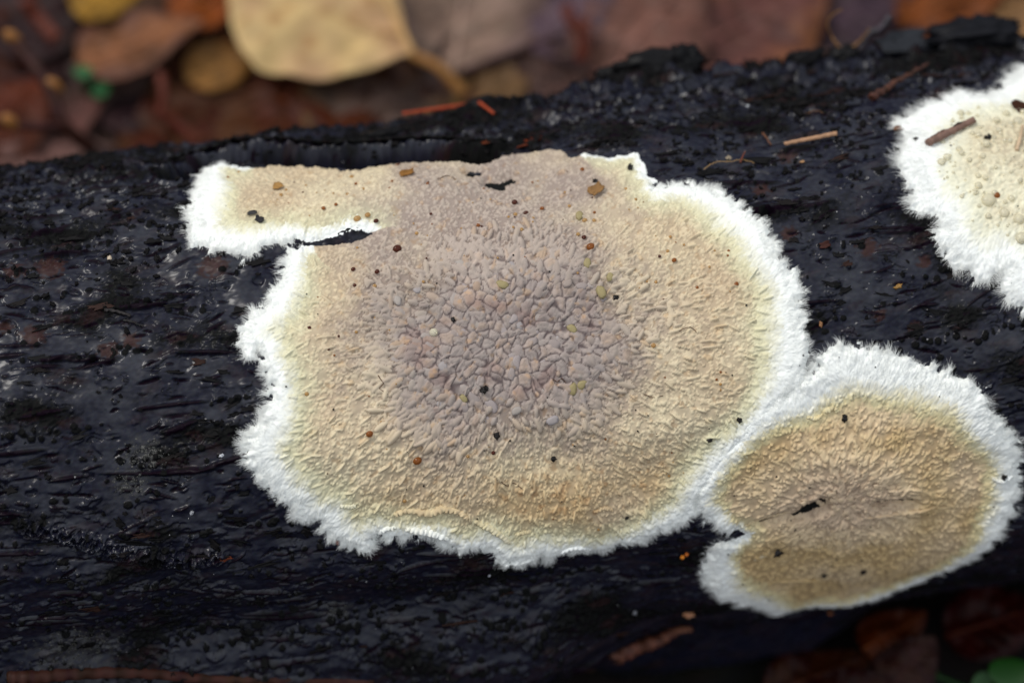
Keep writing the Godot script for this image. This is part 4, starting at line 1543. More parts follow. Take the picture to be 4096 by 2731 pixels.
func on_the_log() -> void:
	rng.seed = 808
	var drop := drop_mesh(0.85)
	# clear drops on the right-hand crust
	var drops: Array = [
		[51.99, 13.42, 0.80, "largest clear water drop on the cream crust, cloudy amber at its top"], [57.66, 23.20, 0.62, "clear water drop near the dark leaf scrap on the cream crust"], [51.21, 15.21, 0.46, "round drop just above and beside the largest drop on the cream crust"],
		[53.43, 11.71, 0.58, "clear drop below and beside the largest drop on the cream crust"], [54.91, 10.85, 0.62, "clear drop lowest in the row after the largest drop on the cream crust"], [53.17, 20.06, 0.46, "clear drop on the cream crust beside the end of the brown twig"],
		[47.75, 18.47, 0.44, "flat whitish drop below the brown twig on the cream crust"], [55.29, 23.61, 0.40, "pale drop between the brown twig and the dark leaf scrap"], [50.09, 19.90, 0.36, "yellowish drop close under the brown twig"], [52.50, 18.67, 0.36, "pale yellow drop amid the cream crust, below the twig's end"],
		[54.65, 8.57, 0.66, "big drop at the lower end of the cream crust's beads"], [55.96, 20.39, 0.34, "small clear drop above the pale stalk on the cream crust"]]
	for e in drops:
		single("water_drop", drop, M.water, seat(e[0], e[1], top_at(e[0], e[1]) + 0.03, 0.0, Vector3.ONE * e[2]), e[3], "water drop", "clear drops on the cream crust")
	var f: Dictionary = patches[2]
	var made := 0
	while made < 190:
		var s := rng.randf_range(46, 62)
		var a := rng.randf_range(8, 30)
		if tap(f, "d", s, a) < 3.6:
			continue
		made += 1
		single("water_drop", drop, M.water, seat(s, a, top_at(s, a) + 0.02, 0.0, Vector3.ONE * (0.10 + 0.34 * pow(rng.randf(), 2.2))), "tiny clear bead of water scattered on the cream crust", "water drop", "tiny beads on the cream crust")
	single("water_drop", drop, M.water, seat(-10.07, 6.18, top_at(-10.07, 6.18) + 0.05, 0.0, Vector3.ONE * 0.46), "single clear water drop on the grey-lilac lobes", "water drop")
	single("amber_drop", drop, M.amber, seat(53.09, 13.97, top_at(53.09, 13.97) + 0.05, 0.0, Vector3.ONE * 0.36), "small amber drop beside the largest clear drop", "drop")
	# amber drops on the big crust
	for e: Array in [[-12.70, 16.26, 0.50, "dark_amber", "glossy dark amber drop below the tear in the largest crust"], [8.00, 13.44, 0.48, "amber", "glossy orange-amber drop right of the crust's grey top, largest of its kind there"], [7.48, 14.68, 0.28, "dark_amber", "small dark drop touching the orange-amber drop from above"],
			[-16.51, 20.55, 0.42, "honey", "honey-coloured drop just above the tear's white lip"], [-15.34, 20.74, 0.34, "honey", "pale honey drop next to a dark drop at the tear's end"], [-14.53, 19.94, 0.30, "dark_amber", "dark drop at the inner end of the tear"], [0.74, 20.43, 0.36, "dark_amber", "red-brown drop alone on the crust's greyish top"],
			[1.73, 18.64, 0.30, "dark_amber", "dark brown drop under the red-brown drop on the greyish top"], [3.57, 19.08, 0.26, "amber", "orange-brown drop right of the dark brown one on the greyish top"], [-17.70, 14.46, 0.26, "dark_amber", "brown drop on beige crust, left of the lilac middle"], [-15.20, 13.70, 0.28, "dark_amber", "dark brown drop at the upper left rim of the lilac middle"],
			[16.73, 10.81, 0.28, "amber", "brown drop on beige crust toward the white rim's upper right"], [-13.47, -7.11, 0.50, "amber", "flat amber blister under the lilac middle, largest of the lower zone"], [-18.22, -3.57, 0.40, "amber", "brown pitted drop on the lower left beige zone"], [7.93, 16.93, 0.30, "honey", "tan drop above the orange-amber drop"]]:
		single("amber_drop", drop, M[e[3]], seat(e[0], e[1], top_at(e[0], e[1]) + 0.04, 0.4, Vector3(e[2], e[2] * 0.9, e[2] * 0.85)), e[4], "drop", "amber drops on the largest crust")
	var fm: Dictionary = patches[0]
	var c0 := Vector2(-2.32, 4.66)
	made = 0
	while made < 130:
		var s := rng.randf_range(fm.lo.x, fm.hi.x)
		var a := rng.randf_range(fm.lo.y, fm.hi.y)
		if (a < 6.0 and rng.randf() < 0.7) or tap(fm, "d", s, a) < tap(fm, "m", s, a) + 1.0 or Vector2((s - c0.x) / 14.0, (a - c0.y) / 10.0).length() < 0.85:
			continue
		made += 1
		var r := 0.08 + 0.18 * pow(rng.randf(), 1.6)
		var kind: String = ["honey", "honey", "amber", "honey", "dark_amber"][rng.randi() % 5]
		single("amber_drop", drop, M[kind], seat(s, a, top_at(s, a) + 0.02, 0.0, Vector3(r, r * 0.8, r)), "tiny %s bead on the beige zone of the largest crust" % {"honey": "honey-coloured", "amber": "amber", "dark_amber": "dark brown"}[kind], "drop", "tiny %s beads on the largest crust" % {"honey": "honey", "amber": "amber", "dark_amber": "dark brown"}[kind])
	# black grains
	var gr := [grain_mesh(1, 1.1), grain_mesh(2, 1.3), grain_mesh(3, 1.4)]
	var black := tinted(M.grain, Color(0.012, 0.009, 0.008))
	for e: Array in [[-5.57, -0.53, 0.44, "black grain among the lower lilac lobes"], [-4.77, -5.35, 0.36, "black crumb under the lilac middle"], [25.28, -24.80, 0.5, "large dark crumb by the white flap of the ochre disc"], [35.33, -30.45, 0.36, "dark grain low on the ochre disc"], [30.85, -30.48, 0.3, "dark grain at the ochre disc's lower edge"],
			[50.53, -17.92, 0.32, "dark grain on the white rim at the ochre disc's far end"], [33.06, -8.57, 0.36, "dark grain at the ochre disc's upper yellow zone"], [21.54, -7.10, 0.30, "dark grain where the two crusts meet"], [9.91, 7.58, 0.3, "dark oval grain beside olive lobes"], [-7.84, 7.33, 0.26, "black speck atop a pale lobe"], [18.15, -8.95, 0.28, "black speck on the yellow zone by the ochre disc"], [1.06, -8.79, 0.3, "black speck below the lilac middle's right half"],
			[14.07, 23.46, 0.34, "dark grain near the crust's torn upper right corner"], [9.85, 21.99, 0.30, "dark grain above the brown leaf scrap"], [45.73, 22.02, 0.26, "dark bead under the brown twig's thick side"], [53.65, 21.01, 0.34, "black glossy grain between drops on the cream crust"], [8.57, -17.09, 0.22, "dark speck in the lower ochre zone"]]:
		single("dark_grain", gr[rng.randi() % 3], black, seat(e[0], e[1], top_at(e[0], e[1]) + e[2] * 0.3, rng.randf() * TAU, Vector3.ONE * e[2]), e[2 + 1], "debris", "dark grains on the crusts")
	made = 0
	while made < 80:
		var which: int = [0, 0, 1, 1, 2][rng.randi() % 5]
		var f2: Dictionary = patches[which]
		var s := rng.randf_range(f2.lo.x, f2.hi.x)
		var a := rng.randf_range(f2.lo.y, f2.hi.y)
		if tap(f2, "d", s, a) < 0.8 or s > 62.0:
			continue
		made += 1
		single("dark_grain", gr[rng.randi() % 3], black, seat(s, a, top_at(s, a) + 0.02, rng.randf() * TAU, Vector3.ONE * rng.randf_range(0.05, 0.12)), "tiny black speck of dirt on a pale crust", "debris", "tiny black specks on the crusts")
	lichens()
	twigs_on_log()
	var egg := sphere_mesh(10, 14, func(dir: Vector3) -> Vector3: return dir)
	var eggm := tinted(M.grain, lin(214, 128, 40), 0.3)
	single("orange_egg", egg, eggm, seat(14.69, -24.36, top_at(14.69, -24.36) + 0.25, 0.0, Vector3.ONE * 0.27), "paler one of two tiny orange eggs between the crusts' lower ends", "egg", "two orange eggs")
	single("orange_egg", egg, tinted(M.grain, lin(190, 100, 34), 0.3), seat(15.17, -24.08, top_at(15.17, -24.08) + 0.25, 0.0, Vector3.ONE * 0.25), "darker one of two tiny orange eggs between the crusts' lower ends", "egg", "two orange eggs")
	for e: Array in [[15.80, -36.28, 0.62, 0.4, lin(176, 122, 88), "tan pointed seed on black bark below the ochre disc"], [31.57, 2.04, 0.42, 0.5, lin(142, 100, 66), "small brown seed on bark between the right-hand crusts"], [40.49, 5.02, 0.45, 0.6, lin(150, 112, 58), "yellow-brown seed standing on bark under the cream crust"],
			[-43.59, 19.90, 0.3, 0.9, lin(196, 178, 156), "whitish crumb on the bark left of the tear"], [25.03, 23.48, 0.34, 0.9, lin(146, 132, 112), "greyish husk on the bark above the white rim"], [32.88, 21.50, 0.26, 0.9, lin(178, 134, 92), "tan seed under the pale stalk"], [29.18, 33.52, 0.2, 1.0, lin(220, 222, 226), "white grain of sand on the upper bark"],
			[33.40, -45.35, 0.40, 0.5, lin(160, 96, 56), "orange-brown husk below the ochre disc's lower edge"], [18.46, 46.09, 0.4, 0.8, lin(150, 100, 84), "pinkish crumb on the crest"], [-22.93, -15.71, 0.26, 0.8, lin(120, 60, 40), "red-brown crumb under the crust's lower left tufts"],
			[-34.10, -3.97, 0.25, 0.8, lin(204, 204, 210), "white sand grain on the bark left of the lower rim"], [-37.95, -9.79, 0.3, 0.6, lin(170, 170, 176), "pale chip on the dark bark left of the lower rim"], [-6.87, -22.57, 0.2, 0.6, lin(180, 180, 190), "pale speck beneath the lowest white tuft"], [9.41, -33.65, 0.34, 0.8, lin(140, 140, 146), "grey glinting grain on the black bark below"]]:
		single("seed" if e[3] < 0.8 else "crumb", gr[rng.randi() % 3], tinted(M.grain, e[4]), seat(e[0], e[1], top_at(e[0], e[1]) + e[2] * 0.3, rng.randf() * TAU, Vector3(e[2], e[2] * 0.7, e[2] * e[3])), e[5], "seed" if e[3] < 0.8 else "debris")
	made = 0
	while made < 80:
		var s := rng.randf_range(-58, 58)
		var a := rng.randf_range(-40, 38)
		if cover(s, a) > -0.3:
			continue
		made += 1
		single("sand_grain", gr[rng.randi() % 3], tinted(M.grain, lin(150, 148, 150), 0.25), seat(s, a, bark_at(s, a) + 0.03, rng.randf() * TAU, Vector3.ONE * rng.randf_range(0.04, 0.10)), "tiny pale glinting grain on the black bark", "sand grain", "pale grains on the bark")
	# scraps of leaf and bark
	var scrap := []
	for k in 5:
		scrap.append(flake_mesh(200 + k, 0.22, 0.05, 0.45))
	for e: Array in [[9.81, 20.58, 2.0, 1.5, 0.6, lin(150, 112, 70), "brown torn leaf scrap on the crust's upper right"], [44.64, 24.52, 1.7, 0.6, 0.0, lin(120, 76, 42), "frayed brown scrap at the cream crust's pointed edge"], [58.58, 25.56, 2.0, 2.2, 0.9, lin(62, 34, 20), "dark brown leaf scrap on the cream crust at the picture's edge"],
			[-35.20, -15.97, 1.9, 0.6, 0.25, lin(120, 58, 36), "rust-coloured flake on the ridge of bark low on the left"], [4.37, 31.89, 2.2, 0.8, 0.0, lin(112, 48, 26), "orange-brown flake on the bark above the crust"], [2.95, 30.12, 1.6, 0.7, 0.1, lin(100, 46, 28), "rusty flake close above the crust's top edge"], [-0.93, 31.23, 1.1, 1.6, 0.2, lin(98, 48, 28), "upright brown flake above the torn edge"],
			[35.06, 25.28, 1.6, 1.3, 0.5, lin(44, 34, 36), "dark peeled flake over the end of the pale stalk"], [33.23, 10.41, 1.4, 0.8, 0.1, lin(66, 36, 30), "dull red flake of bark between the crusts"], [-24.56, 26.76, 1.3, 0.9, 0.2, lin(172, 130, 76), "tan leaf bit on the crust's left arm"], [-27.04, 21.84, 0.9, 1.1, 0.9, lin(52, 50, 52), "grey-black rotten scrap on the crust's left arm"], [-27.75, 22.94, 1.2, 0.5, 0.1, lin(70, 68, 68), "thin grey scrap just above the grey-black one on the left arm"], [-10.39, 26.23, 1.8, 0.8, 0.2, lin(150, 104, 52), "ochre leaf bit on the crust's greyish top"]]:
		single("leaf_scrap", scrap[rng.randi() % 5], tinted(M.bark_piece, e[5], 0.5), seat(e[0], e[1], top_at(e[0], e[1]) + 0.14, e[4], Vector3(e[2], 1.6, e[3]), rng.randf_range(-0.3, 0.3)), e[6], "scrap")


func bar(pts: Array, lifts: Array, n: int, r0: float, r1: float, col: Color, sides := 8, rough := 0.08, wob := 0.015, shade := 0.15) -> ArrayMesh:
	# a stiff piece between two places on the log
	var p0 := on_log(pts[0], pts[1], bark_large(pts[0], pts[1]) + lifts[0])
	var p1 := on_log(pts[2], pts[3], bark_large(pts[2], pts[3]) + lifts[1])
	return tube(smooth_path(PackedVector3Array([p0, p0.lerp(p1, 0.5), p1]), n, wob), ramp(n + 1, r0, r1), sides, col, rough, 1.0, shade)


func lay(pts: Array, lift: Array, n: int, r0: float, r1: float, col: Color, sides := 8, rough := 0.08, wob := 0.02, shade := 0.15) -> ArrayMesh:
	var p := PackedVector3Array()
	for k in pts.size() / 2:
		p.append(on_log(pts[k * 2], pts[k * 2 + 1], top_at(pts[k * 2], pts[k * 2 + 1]) + float(lift[mini(k, lift.size() - 1)])))
	return tube(smooth_path(p, n, wob), ramp(n + 1, r0, r1), sides, col, rough, 1.0, shade)


func twigs_on_log() -> void:
	var id := Transform3D()
	var t := thing("twig_piece", Vector3.ZERO, "short grey-brown broken twig lying on the cream crust", "twig")
	part("stem", bar([46.77, 20.80, 52.79, 23.68], [1.0, 1.0], 24, 0.44, 0.36, lin(122, 94, 82), 12, 0.10, 0.03, 0.22), M.twig, t)
	part("bark_shred", lay([47.12, 21.26, 48.05, 21.84, 49.02, 22.22], [0.75], 12, 0.10, 0.16, lin(96, 70, 60), 7, 0.3, 0.04), M.twig, t)
	part("bark_shred", lay([50.08, 22.52, 50.76, 22.89, 51.38, 23.00], [0.78], 10, 0.12, 0.06, lin(60, 46, 42), 7, 0.3, 0.04), M.twig, t)
	single("stalk", bar([31.46, 24.29, 37.44, 24.48], [0.75, 0.75], 20, 0.22, 0.26, lin(168, 128, 98), 9, 0.06, 0.02), M.twig, id, "straight pale tan stalk lying on the black bark", "stalk")
	single("stalk", lay([57.81, 22.07, 57.17, 20.52, 56.39, 18.95], [0.35, 0.3, 0.1], 14, 0.16, 0.22, lin(196, 170, 140), 8, 0.08, 0.02), M.twig, id, "pale stalk on the cream crust below the dark leaf scrap", "stalk")
	var nd := thing("needle", Vector3.ZERO, "bright orange dead needle on the crest, its middle under crumbs", "needle")
	part("needle_length", bar([-9.12, 46.45, -1.72, 46.45], [0.9, 0.9], 20, 0.20, 0.22, lin(150, 56, 26), 8, 0.05, 0.01), M.twig, nd)
	part("needle_tip", bar([-0.30, 43.70, 0.87, 39.04], [0.8, 0.6], 10, 0.21, 0.17, lin(158, 66, 38), 8, 0.05, 0.01), M.twig, nd)
	single("splinter", bar([42.67, 30.45, 50.90, 36.75], [0.5, 1.3], 24, 0.50, 0.10, lin(74, 44, 32), 8, 0.10, 0.09, 0.5), M.twig, id, "brown pointed splinter of wood on the upper right bark", "splinter")
	single("rootlet", lay([22.00, 22.14, 22.85, 22.53, 23.79, 22.85, 25.22, 22.68, 26.48, 22.88, 27.72, 22.27], [0.2, 0.35, 0.3, 0.35, 0.3, 0.2], 30, 0.07, 0.05, lin(132, 104, 68), 6, 0.1, 0.05), M.twig, id, "thin pale rootlet curling on bark above the white rim", "rootlet")
	single("rootlet", lay([26.14, 22.40, 26.60, 23.28, 27.06, 24.12], [0.2, 0.4, 0.5], 12, 0.10, 0.05, lin(110, 56, 36), 6, 0.1, 0.04), M.twig, id, "short reddish fibre crossing the pale rootlet", "rootlet")
	single("rootlet", lay([29.63, 27.10, 29.91, 26.08, 30.23, 25.25], [0.4, 0.5, 0.2], 12, 0.16, 0.08, lin(96, 60, 40), 6, 0.15, 0.04), M.twig, id, "little brown fibre left of the pale stalk", "rootlet")
	single("rootlet", lay([33.87, 30.33, 34.94, 29.32, 35.97, 29.47, 36.80, 28.73], [0.3, 0.4, 0.5, 0.2], 16, 0.10, 0.06, lin(84, 54, 34), 6, 0.15, 0.06), M.twig, id, "tangled brown fibre on the bark above the pale stalk", "rootlet")
	# forked dead rootlet standing up from the crest
	var fk := thing("forked_rootlet", Vector3.ZERO, "forked ochre rootlet standing up from the crest", "rootlet")
	var c := lin(118, 84, 52)
	part("stem", lay([42.40, 46.41, 42.94, 46.29, 43.35, 46.20], [0.1, 0.6, 1.2], 14, 0.42, 0.30, c, 7, 0.25, 0.05), M.twig, fk)
	part("branch", lay([43.35, 46.20, 42.50, 46.11, 41.94, 46.05], [1.2, 2.2, 3.2, 4.6], 12, 0.26, 0.14, c, 7, 0.15, 0.06), M.twig, fk)
	var q := on_log(41.94, 46.05, top_at(41.94, 46.05) + 3.2)
	part("branch", tube(smooth_path(PackedVector3Array([q, q + Vector3(-0.6, 1.6, -0.6), q + Vector3(0.0, 3.0, -1.0), q + Vector3(1.0, 3.6, -1.2)]), 14, 0.03), ramp(15, 0.14, 0.09), 6, c), M.twig, fk)
	var q2 := on_log(43.45, 46.20, top_at(43.45, 46.20) + 1.2)
	part("branch", tube(smooth_path(PackedVector3Array([q2, q2 + Vector3(1.4, 0.8, -0.6), q2 + Vector3(2.2, 2.0, -0.9), q2 + Vector3(2.6, 3.0, -1.0)]), 14, 0.03), ramp(15, 0.22, 0.09), 6, c), M.twig, fk)
	single("stick", lay([44.81, 46.29, 46.32, 46.19, 47.72, 46.09, 49.18, 45.98], [0.8, 1.4, 2.4, 3.4], 20, 0.55, 0.42, lin(52, 46, 52), 9, 0.12, 0.04), M.twig, id, "dark slanting stick leaning on the crest near the loose bark plates", "stick")
	single("curl_of_bark", lay([7.87, -45.01, 10.21, -45.02, 12.53, -45.03, 14.94, -45.09], [0.6, 0.8, 0.9, 0.7], 40, 1.1, 0.55, lin(96, 56, 42), 14, 0.05, 0.22, 0.5), M.twig, id, "curled red-brown strip of bark at the log's lower side", "bark curl")
	single("curl_of_bark", lay([14.17, -45.09, 15.50, -45.06, 17.02, -45.11], [0.4, 0.5, 0.4], 12, 0.5, 0.3, lin(110, 68, 48), 9, 0.2, 0.06, 0.3), M.twig, id, "small brown curl beside the bigger bark strip", "bark curl")
	for e: Array in [[[1.89, -0.28, 2.42, -0.63, 2.93, -0.32, 3.32, -0.92], "thin brown hair on the lower lilac lobes"], [[-16.56, 2.34, -16.11, 1.45, -16.54, 0.95, -15.79, 0.26], "hair-thin squiggle on the left beige zone"], [[11.58, -3.10, 12.48, -3.54, 13.53, -3.48], "short brown hair at the lilac middle's right side"], [[-4.77, -10.40, -4.08, -11.10, -3.39, -10.89, -2.60, -11.60], "thin brown hair on the lower beige zone"], [[16.14, 3.11, 17.32, 3.34, 17.99, 2.70], "thin curled hair right of the lilac middle"], [[-7.14, 24.74, -5.94, 25.11, -5.01, 24.08], "thin brown hair on the greyish top zone"]]:
		single("fibre", lay(e[0], [0.06], 16, 0.05, 0.035, lin(84, 56, 38), 5, 0.0, 0.03), M.twig, id, e[1], "fibre")
	single("fibre", lay([-42.75, 11.82, -41.94, 11.51, -41.15, 11.11, -40.61, 10.94], [0.3], 14, 0.14, 0.08, Color(0.012, 0.010, 0.010), 6, 0.2, 0.04), M.twig, id, "black fibre lying on the bark at left", "fibre")
	single("fibre", lay([-44.66, 13.28, -43.21, 12.89, -41.88, 12.20], [0.3], 14, 0.2, 0.14, Color(0.016, 0.012, 0.012), 6, 0.2, 0.04), M.twig, id, "stout black bark fibre above the red spots at left", "fibre")


# ---------------------------------------------------------------- fallen leaves
func leaf(base: Vector2, tip: Vector2, ratio: float, shape: float, h0: float, h1: float, cup: float, tilt: float, colr: Color, label: String, group := "", spots := 0, stalk := 0.0, edge_col := Color(0, 0, 0, 0), bend := 0.0) -> Node3D:
	# base and tip are places on the ground in millimetres; shape is where the blade is widest (0 near the stalk, 1 near the tip)
	var axis_ := tip - base
	var long := axis_.length()
	var dir := axis_ / long
	var side := Vector2(-dir.y, dir.x)
	var origin := Vector3(base.x, h0, base.y)
	var root := thing("fallen_leaf", origin, label, "leaf", group)
	var n := FastNoiseLite.new()
	n.seed = rng.randi() % 10000
	n.frequency = 0.09
	n.fractal_octaves = 3
	var w := 21
	var h := 31
	var tops := PackedVector3Array()
	var cols := PackedColorArray()
	var sp := []
	for k in spots:
		sp.append([rng.randf_range(0.1, 0.9), rng.randf_range(-0.8, 0.8), rng.randf_range(0.8, 1.8)])
	var at := func(t: float, x: float) -> Vector3:
		var e := pow(t, 0.55 + shape) # moves the widest place
		var wd := pow(maxf(sin(PI * clampf(e, 0.0, 1.0)), 0.0), 0.75) * ratio * long * 0.5
		wd *= 1.0 + 0.012 * sin(t * 60.0)
		var p := base + dir * (t * long) + side * (x * wd + bend * sin(PI * t) * long)
		var y := lerpf(h0, h1, t) + cup * x * x * wd * 0.5 + tilt * x * wd + n.get_noise_2d(p.x, p.y) * 2.2
		y += 0.22 * absf(sin(t * 26.0 - absf(x) * 5.0)) * (1.0 if absf(x) > 0.05 else 0.0)
		return Vector3(p.x, maxf(y, 0.25), p.y) - origin
	for j in h:
		var t := float(j) / (h - 1)
		for i in w:
			var x := float(i) / (w - 1) * 2.0 - 1.0
			var p: Vector3 = at.call(t, x)
			tops.append(p * K)
			var q := n.get_noise_2d(p.x * 3.0 + 500.0, p.z * 3.0)
			var c := Color(pow(colr.r, 1.06), pow(colr.g, 1.08), pow(colr.b, 1.10)) * 0.40 * (1.0 + q * 0.7 + n.get_noise_2d(p.x * 0.9, p.z * 0.9 + 300.0) * 0.5)
			var vein := smoothstep(0.16, 0.0, absf(fposmod(t * 9.0 - absf(x) * 1.9, 1.0) - 0.5)) * smoothstep(1.0, 0.4, absf(x))
			c = c.lerp(colr * 0.95, vein * 0.5)
			c = c * (1.0 - 0.35 * smoothstep(0.82, 1.0, absf(x) + q * 0.3))
			if edge_col.a > 0.0:
				c = c.lerp(edge_col * 0.6, smoothstep(0.45, 1.0, absf(x) + q * 0.5) * edge_col.a)
			for e: Array in sp:
				var dd := Vector2((t - e[0]) * long, (x - e[1]) * ratio * long * 0.4).length()
				c = c.lerp(colr * 0.28, smoothstep(e[2], e[2] * 0.4, dd))
			c.a = 1.0
			cols.append(c)
	var v := PackedVector3Array()
	var cc := PackedColorArray()
	# a closed sheet with a real thickness: down one face and back under the other
	for j in h:
		for i in w:
			v.append(tops[j * w + i])
			cc.append(cols[j * w + i])
		for i in w:
			v.append(tops[j * w + w - 1 - i] - Vector3(0, 0.22 * K, 0))
			cc.append(cols[j * w + w - 1 - i] * 0.8)
		v.append(tops[j * w])
		cc.append(cols[j * w])
	var m := grid_mesh(v, 2 * w + 1, h, cc)
	var blade := part("blade", m, M.leaf, root)
	var mid_pts := PackedVector3Array()
	for j in 16:
		var p: Vector3 = at.call(j / 15.0 * 0.96, 0.0)
		mid_pts.append(p + Vector3(0, 0.18, 0))
	part("midrib", tube(mid_pts, ramp(16, long * 0.012 + 0.15, 0.1), 6, colr * 0.75, 0.0), M.leaf, root)
	if stalk > 0.0:
		var d3 := Vector3(-dir.x, 0, -dir.y)
		var s3 := Vector3(side.x, 0, side.y)
		part("leaf_stalk", tube(smooth_path(PackedVector3Array([Vector3(0, 0.2, 0), d3 * stalk * 0.4 + s3 * stalk * 0.06 + Vector3(0, -h0 * 0.1, 0), d3 * stalk - s3 * stalk * 0.05 + Vector3(0, -h0 * 0.4, 0)]), 14), ramp(15, 0.75, 0.95), 8, colr.lerp(Color(0.25, 0.13, 0.05), 0.4)), M.leaf, root)
	return root


func litter() -> void:
	rng.seed = 4242
	var g0 := Vector2.ZERO
	# the leaves the photograph shows, behind the log
	var tan_ := tan_leaf()
	stain(tan_, [-27.1, -64.5, 1.5, -31.8, -68.2, 1.8, -21.5, -68.3, 1.4, -17.0, -65.2, 1.2, -25.3, -69.8, 1.0, -28.2, -61.9, 1.0, -33.0, -64.7, 0.8, -16.0, -63.2, 0.9, -19.1, -70.6, 1.6, -36.0, -68.3, 1.2, -23.5, -60.3, 0.8, -30.3, -70.7, 1.3], lin(140, 98, 60))
	var q0 := Vector3(-13.3, -62.2, 0.0)
	q0 = Vector3(q0.x, 9.0, q0.y)
	var q1 := Vector3(-6.3, -57.2, 0.0)
	part("leaf_stalk", tube(smooth_path(PackedVector3Array([Vector3.ZERO, Vector3((q1.x - q0.x) * 0.5, 0.2, (q1.y - q0.z) * 0.44), Vector3(q1.x - q0.x, -2.0, q1.y - q0.z)]), 16), ramp(17, 0.6, 0.8), 8, lin(140, 98, 54)), M.leaf, tan_)
	leaf(Vector2(-8.0, -62.9), Vector2(-5.2, -87.8), 0.92, 0.25, 3.5, 6.5, 0.10, 0.05, lin(176, 146, 130), "pinkish tan leaf beside the pale tan leaf, its pointed end toward the log", "", 3, 0.0, Color(0.20, 0.12, 0.12, 0.6))
	leaf(Vector2(-5.3, -58.3), Vector2(2.9, -63.7), 0.75, 0.1, 3.0, 3.0, -0.05, 0.0, lin(150, 116, 82), "small tan-brown leaf end showing just over the crest")
	leaf(Vector2(-26.4, -51.8), Vector2(-5.7, -65.2), 0.82, 0.1, 4.0, 2.5, -0.10, 0.0, lin(104, 82, 74), "mottled grey-brown leaf under the stalk of the pale tan leaf", "", 5, 0.0, lin(140, 104, 60))
	leaf(Vector2(-41.9, -52.5), Vector2(-24.0, -55.8), 0.82, 0.05, 2.0, 2.0, -0.62, 0.0, lin(92, 42, 24), "domed rust-brown leaf with a grey sheen painted on its edge, behind the log", "", 0, 0.0, lin(122, 98, 96))  # last colour paints a grey sheen along the blade's edge
	leaf(Vector2(-58.5, -62.6), Vector2(-41.3, -68.4), 0.66, 0.05, 6.0, 8.5, 0.16, 0.12, lin(172, 116, 82), "folded orange-brown leaf with a grey shadowed hollow, left of the pale tan leaf", "", 2, 0.0, lin(120, 80, 66))
	leaf(Vector2(-59.3, -70.6), Vector2(-50.1, -76.6), 0.79, 0.1, 7.0, 8.0, 0.10, 0.0, lin(196, 148, 62), "yellow ochre leaf at the top, left of the pale tan leaf")
	leaf(Vector2(-45.8, -70.0), Vector2(-36.1, -78.6), 0.73, 0.1, 5.5, 6.5, 0.05, 0.0, lin(170, 92, 40), "orange leaf half under the pale tan leaf")
	leaf(Vector2(-43.7, -61.2), Vector2(-34.5, -66.3), 0.79, 0.1, 4.0, 5.0, 0.0, 0.0, lin(176, 128, 74), "torn yellowish leaf just below the pale tan leaf's near corner", "", 2)
	leaf(Vector2(-71.4, -51.1), Vector2(-61.3, -60.0), 0.92, 0.1, 4.0, 5.5, 0.0, 0.1, lin(112, 54, 32), "rust-red leaf under the dark twig at the far left")
	leaf(Vector2(-71.5, -50.4), Vector2(-55.1, -51.8), 0.66, 0.1, 3.0, 3.0, 0.0, 0.0, lin(140, 104, 98), "pale pinkish leaf lying along the log at the far left")
	leaf(Vector2(-60.8, -53.9), Vector2(-54.7, -59.0), 0.66, 0.1, 3.0, 4.0, 0.0, 0.0, lin(132, 90, 84), "dull pink leaf beside the fork of the dark twig")
	leaf(Vector2(-54.6, -54.7), Vector2(-45.6, -60.5), 0.73, 0.1, 2.0, 2.0, 0.0, 0.0, lin(70, 46, 50), "dark purple-brown leaf deep behind the log")
	leaf(Vector2(3.2, -65.2), Vector2(14.5, -76.7), 0.73, 0.1, 4.5, 6.0, 0.0, 0.0, lin(114, 92, 104), "purplish grey leaf right of the pinkish tan leaf")
	leaf(Vector2(0.8, -60.8), Vector2(11.4, -65.6), 0.73, 0.1, 3.5, 4.0, 0.0, 0.0, lin(112, 84, 78), "wet grey-brown leaf close behind the crest's rotten chunks", "", 2)
	leaf(Vector2(12.5, -60.4), Vector2(24.5, -77.4), 0.95, 0.1, 5.0, 8.0, 0.0, 0.05, lin(152, 108, 96), "pinkish brown leaf behind the rotten chunks of the crest", "", 0, 0.0, lin(120, 80, 70))
	leaf(Vector2(20.8, -63.4), Vector2(43.0, -77.4), 0.95, 0.1, 4.0, 7.0, -0.05, 0.0, lin(128, 84, 78), "broad mauve-brown leaf behind the right half of the crest", "", 0, 0.0, lin(146, 92, 60))
	leaf(Vector2(38.8, -70.8), Vector2(55.7, -77.5), 0.73, 0.1, 3.0, 5.0, 0.0, 0.0, lin(92, 72, 84), "purple-brown leaf behind the forked rootlet")
	leaf(Vector2(52.4, -71.9), Vector2(68.8, -76.7), 0.59, 0.1, 4.5, 5.0, 0.0, 0.0, lin(150, 84, 38), "orange-brown leaf behind the loose bark slab")
	leaf(Vector2(65.2, -67.8), Vector2(77.2, -72.9), 0.79, 0.1, 4.0, 6.0, 0.0, 0.0, lin(176, 134, 92), "tan leaf right of the loose bark slab")
	leaf(Vector2(-68.0, -64.8), Vector2(-59.4, -77.5), 0.66, 0.1, 4.0, 5.0, 0.0, 0.0, lin(66, 44, 46), "dark leaf behind the upper part of the dark twig")
	# in front of the log, lower right, blade colours darkened to stand for shade
	leaf(Vector2(41.9, 23.9), Vector2(49.9, 19.1), 0.79, 0.1, 4.0, 6.0, 0.0, 0.0, lin(100, 46, 16), "orange-brown leaf at the log's foot, lower right")
	leaf(Vector2(44.1, 29.5), Vector2(50.5, 23.7), 0.92, 0.1, 5.0, 7.0, -0.3, 0.0, lin(72, 44, 40), "grey-brown curled wet leaf below the ochre disc")
	leaf(Vector2(30.2, 29.6), Vector2(43.5, 23.9), 0.59, 0.1, 4.0, 4.0, 0.0, 0.0, lin(74, 36, 18), "brown leaf strip under the log's lower side")
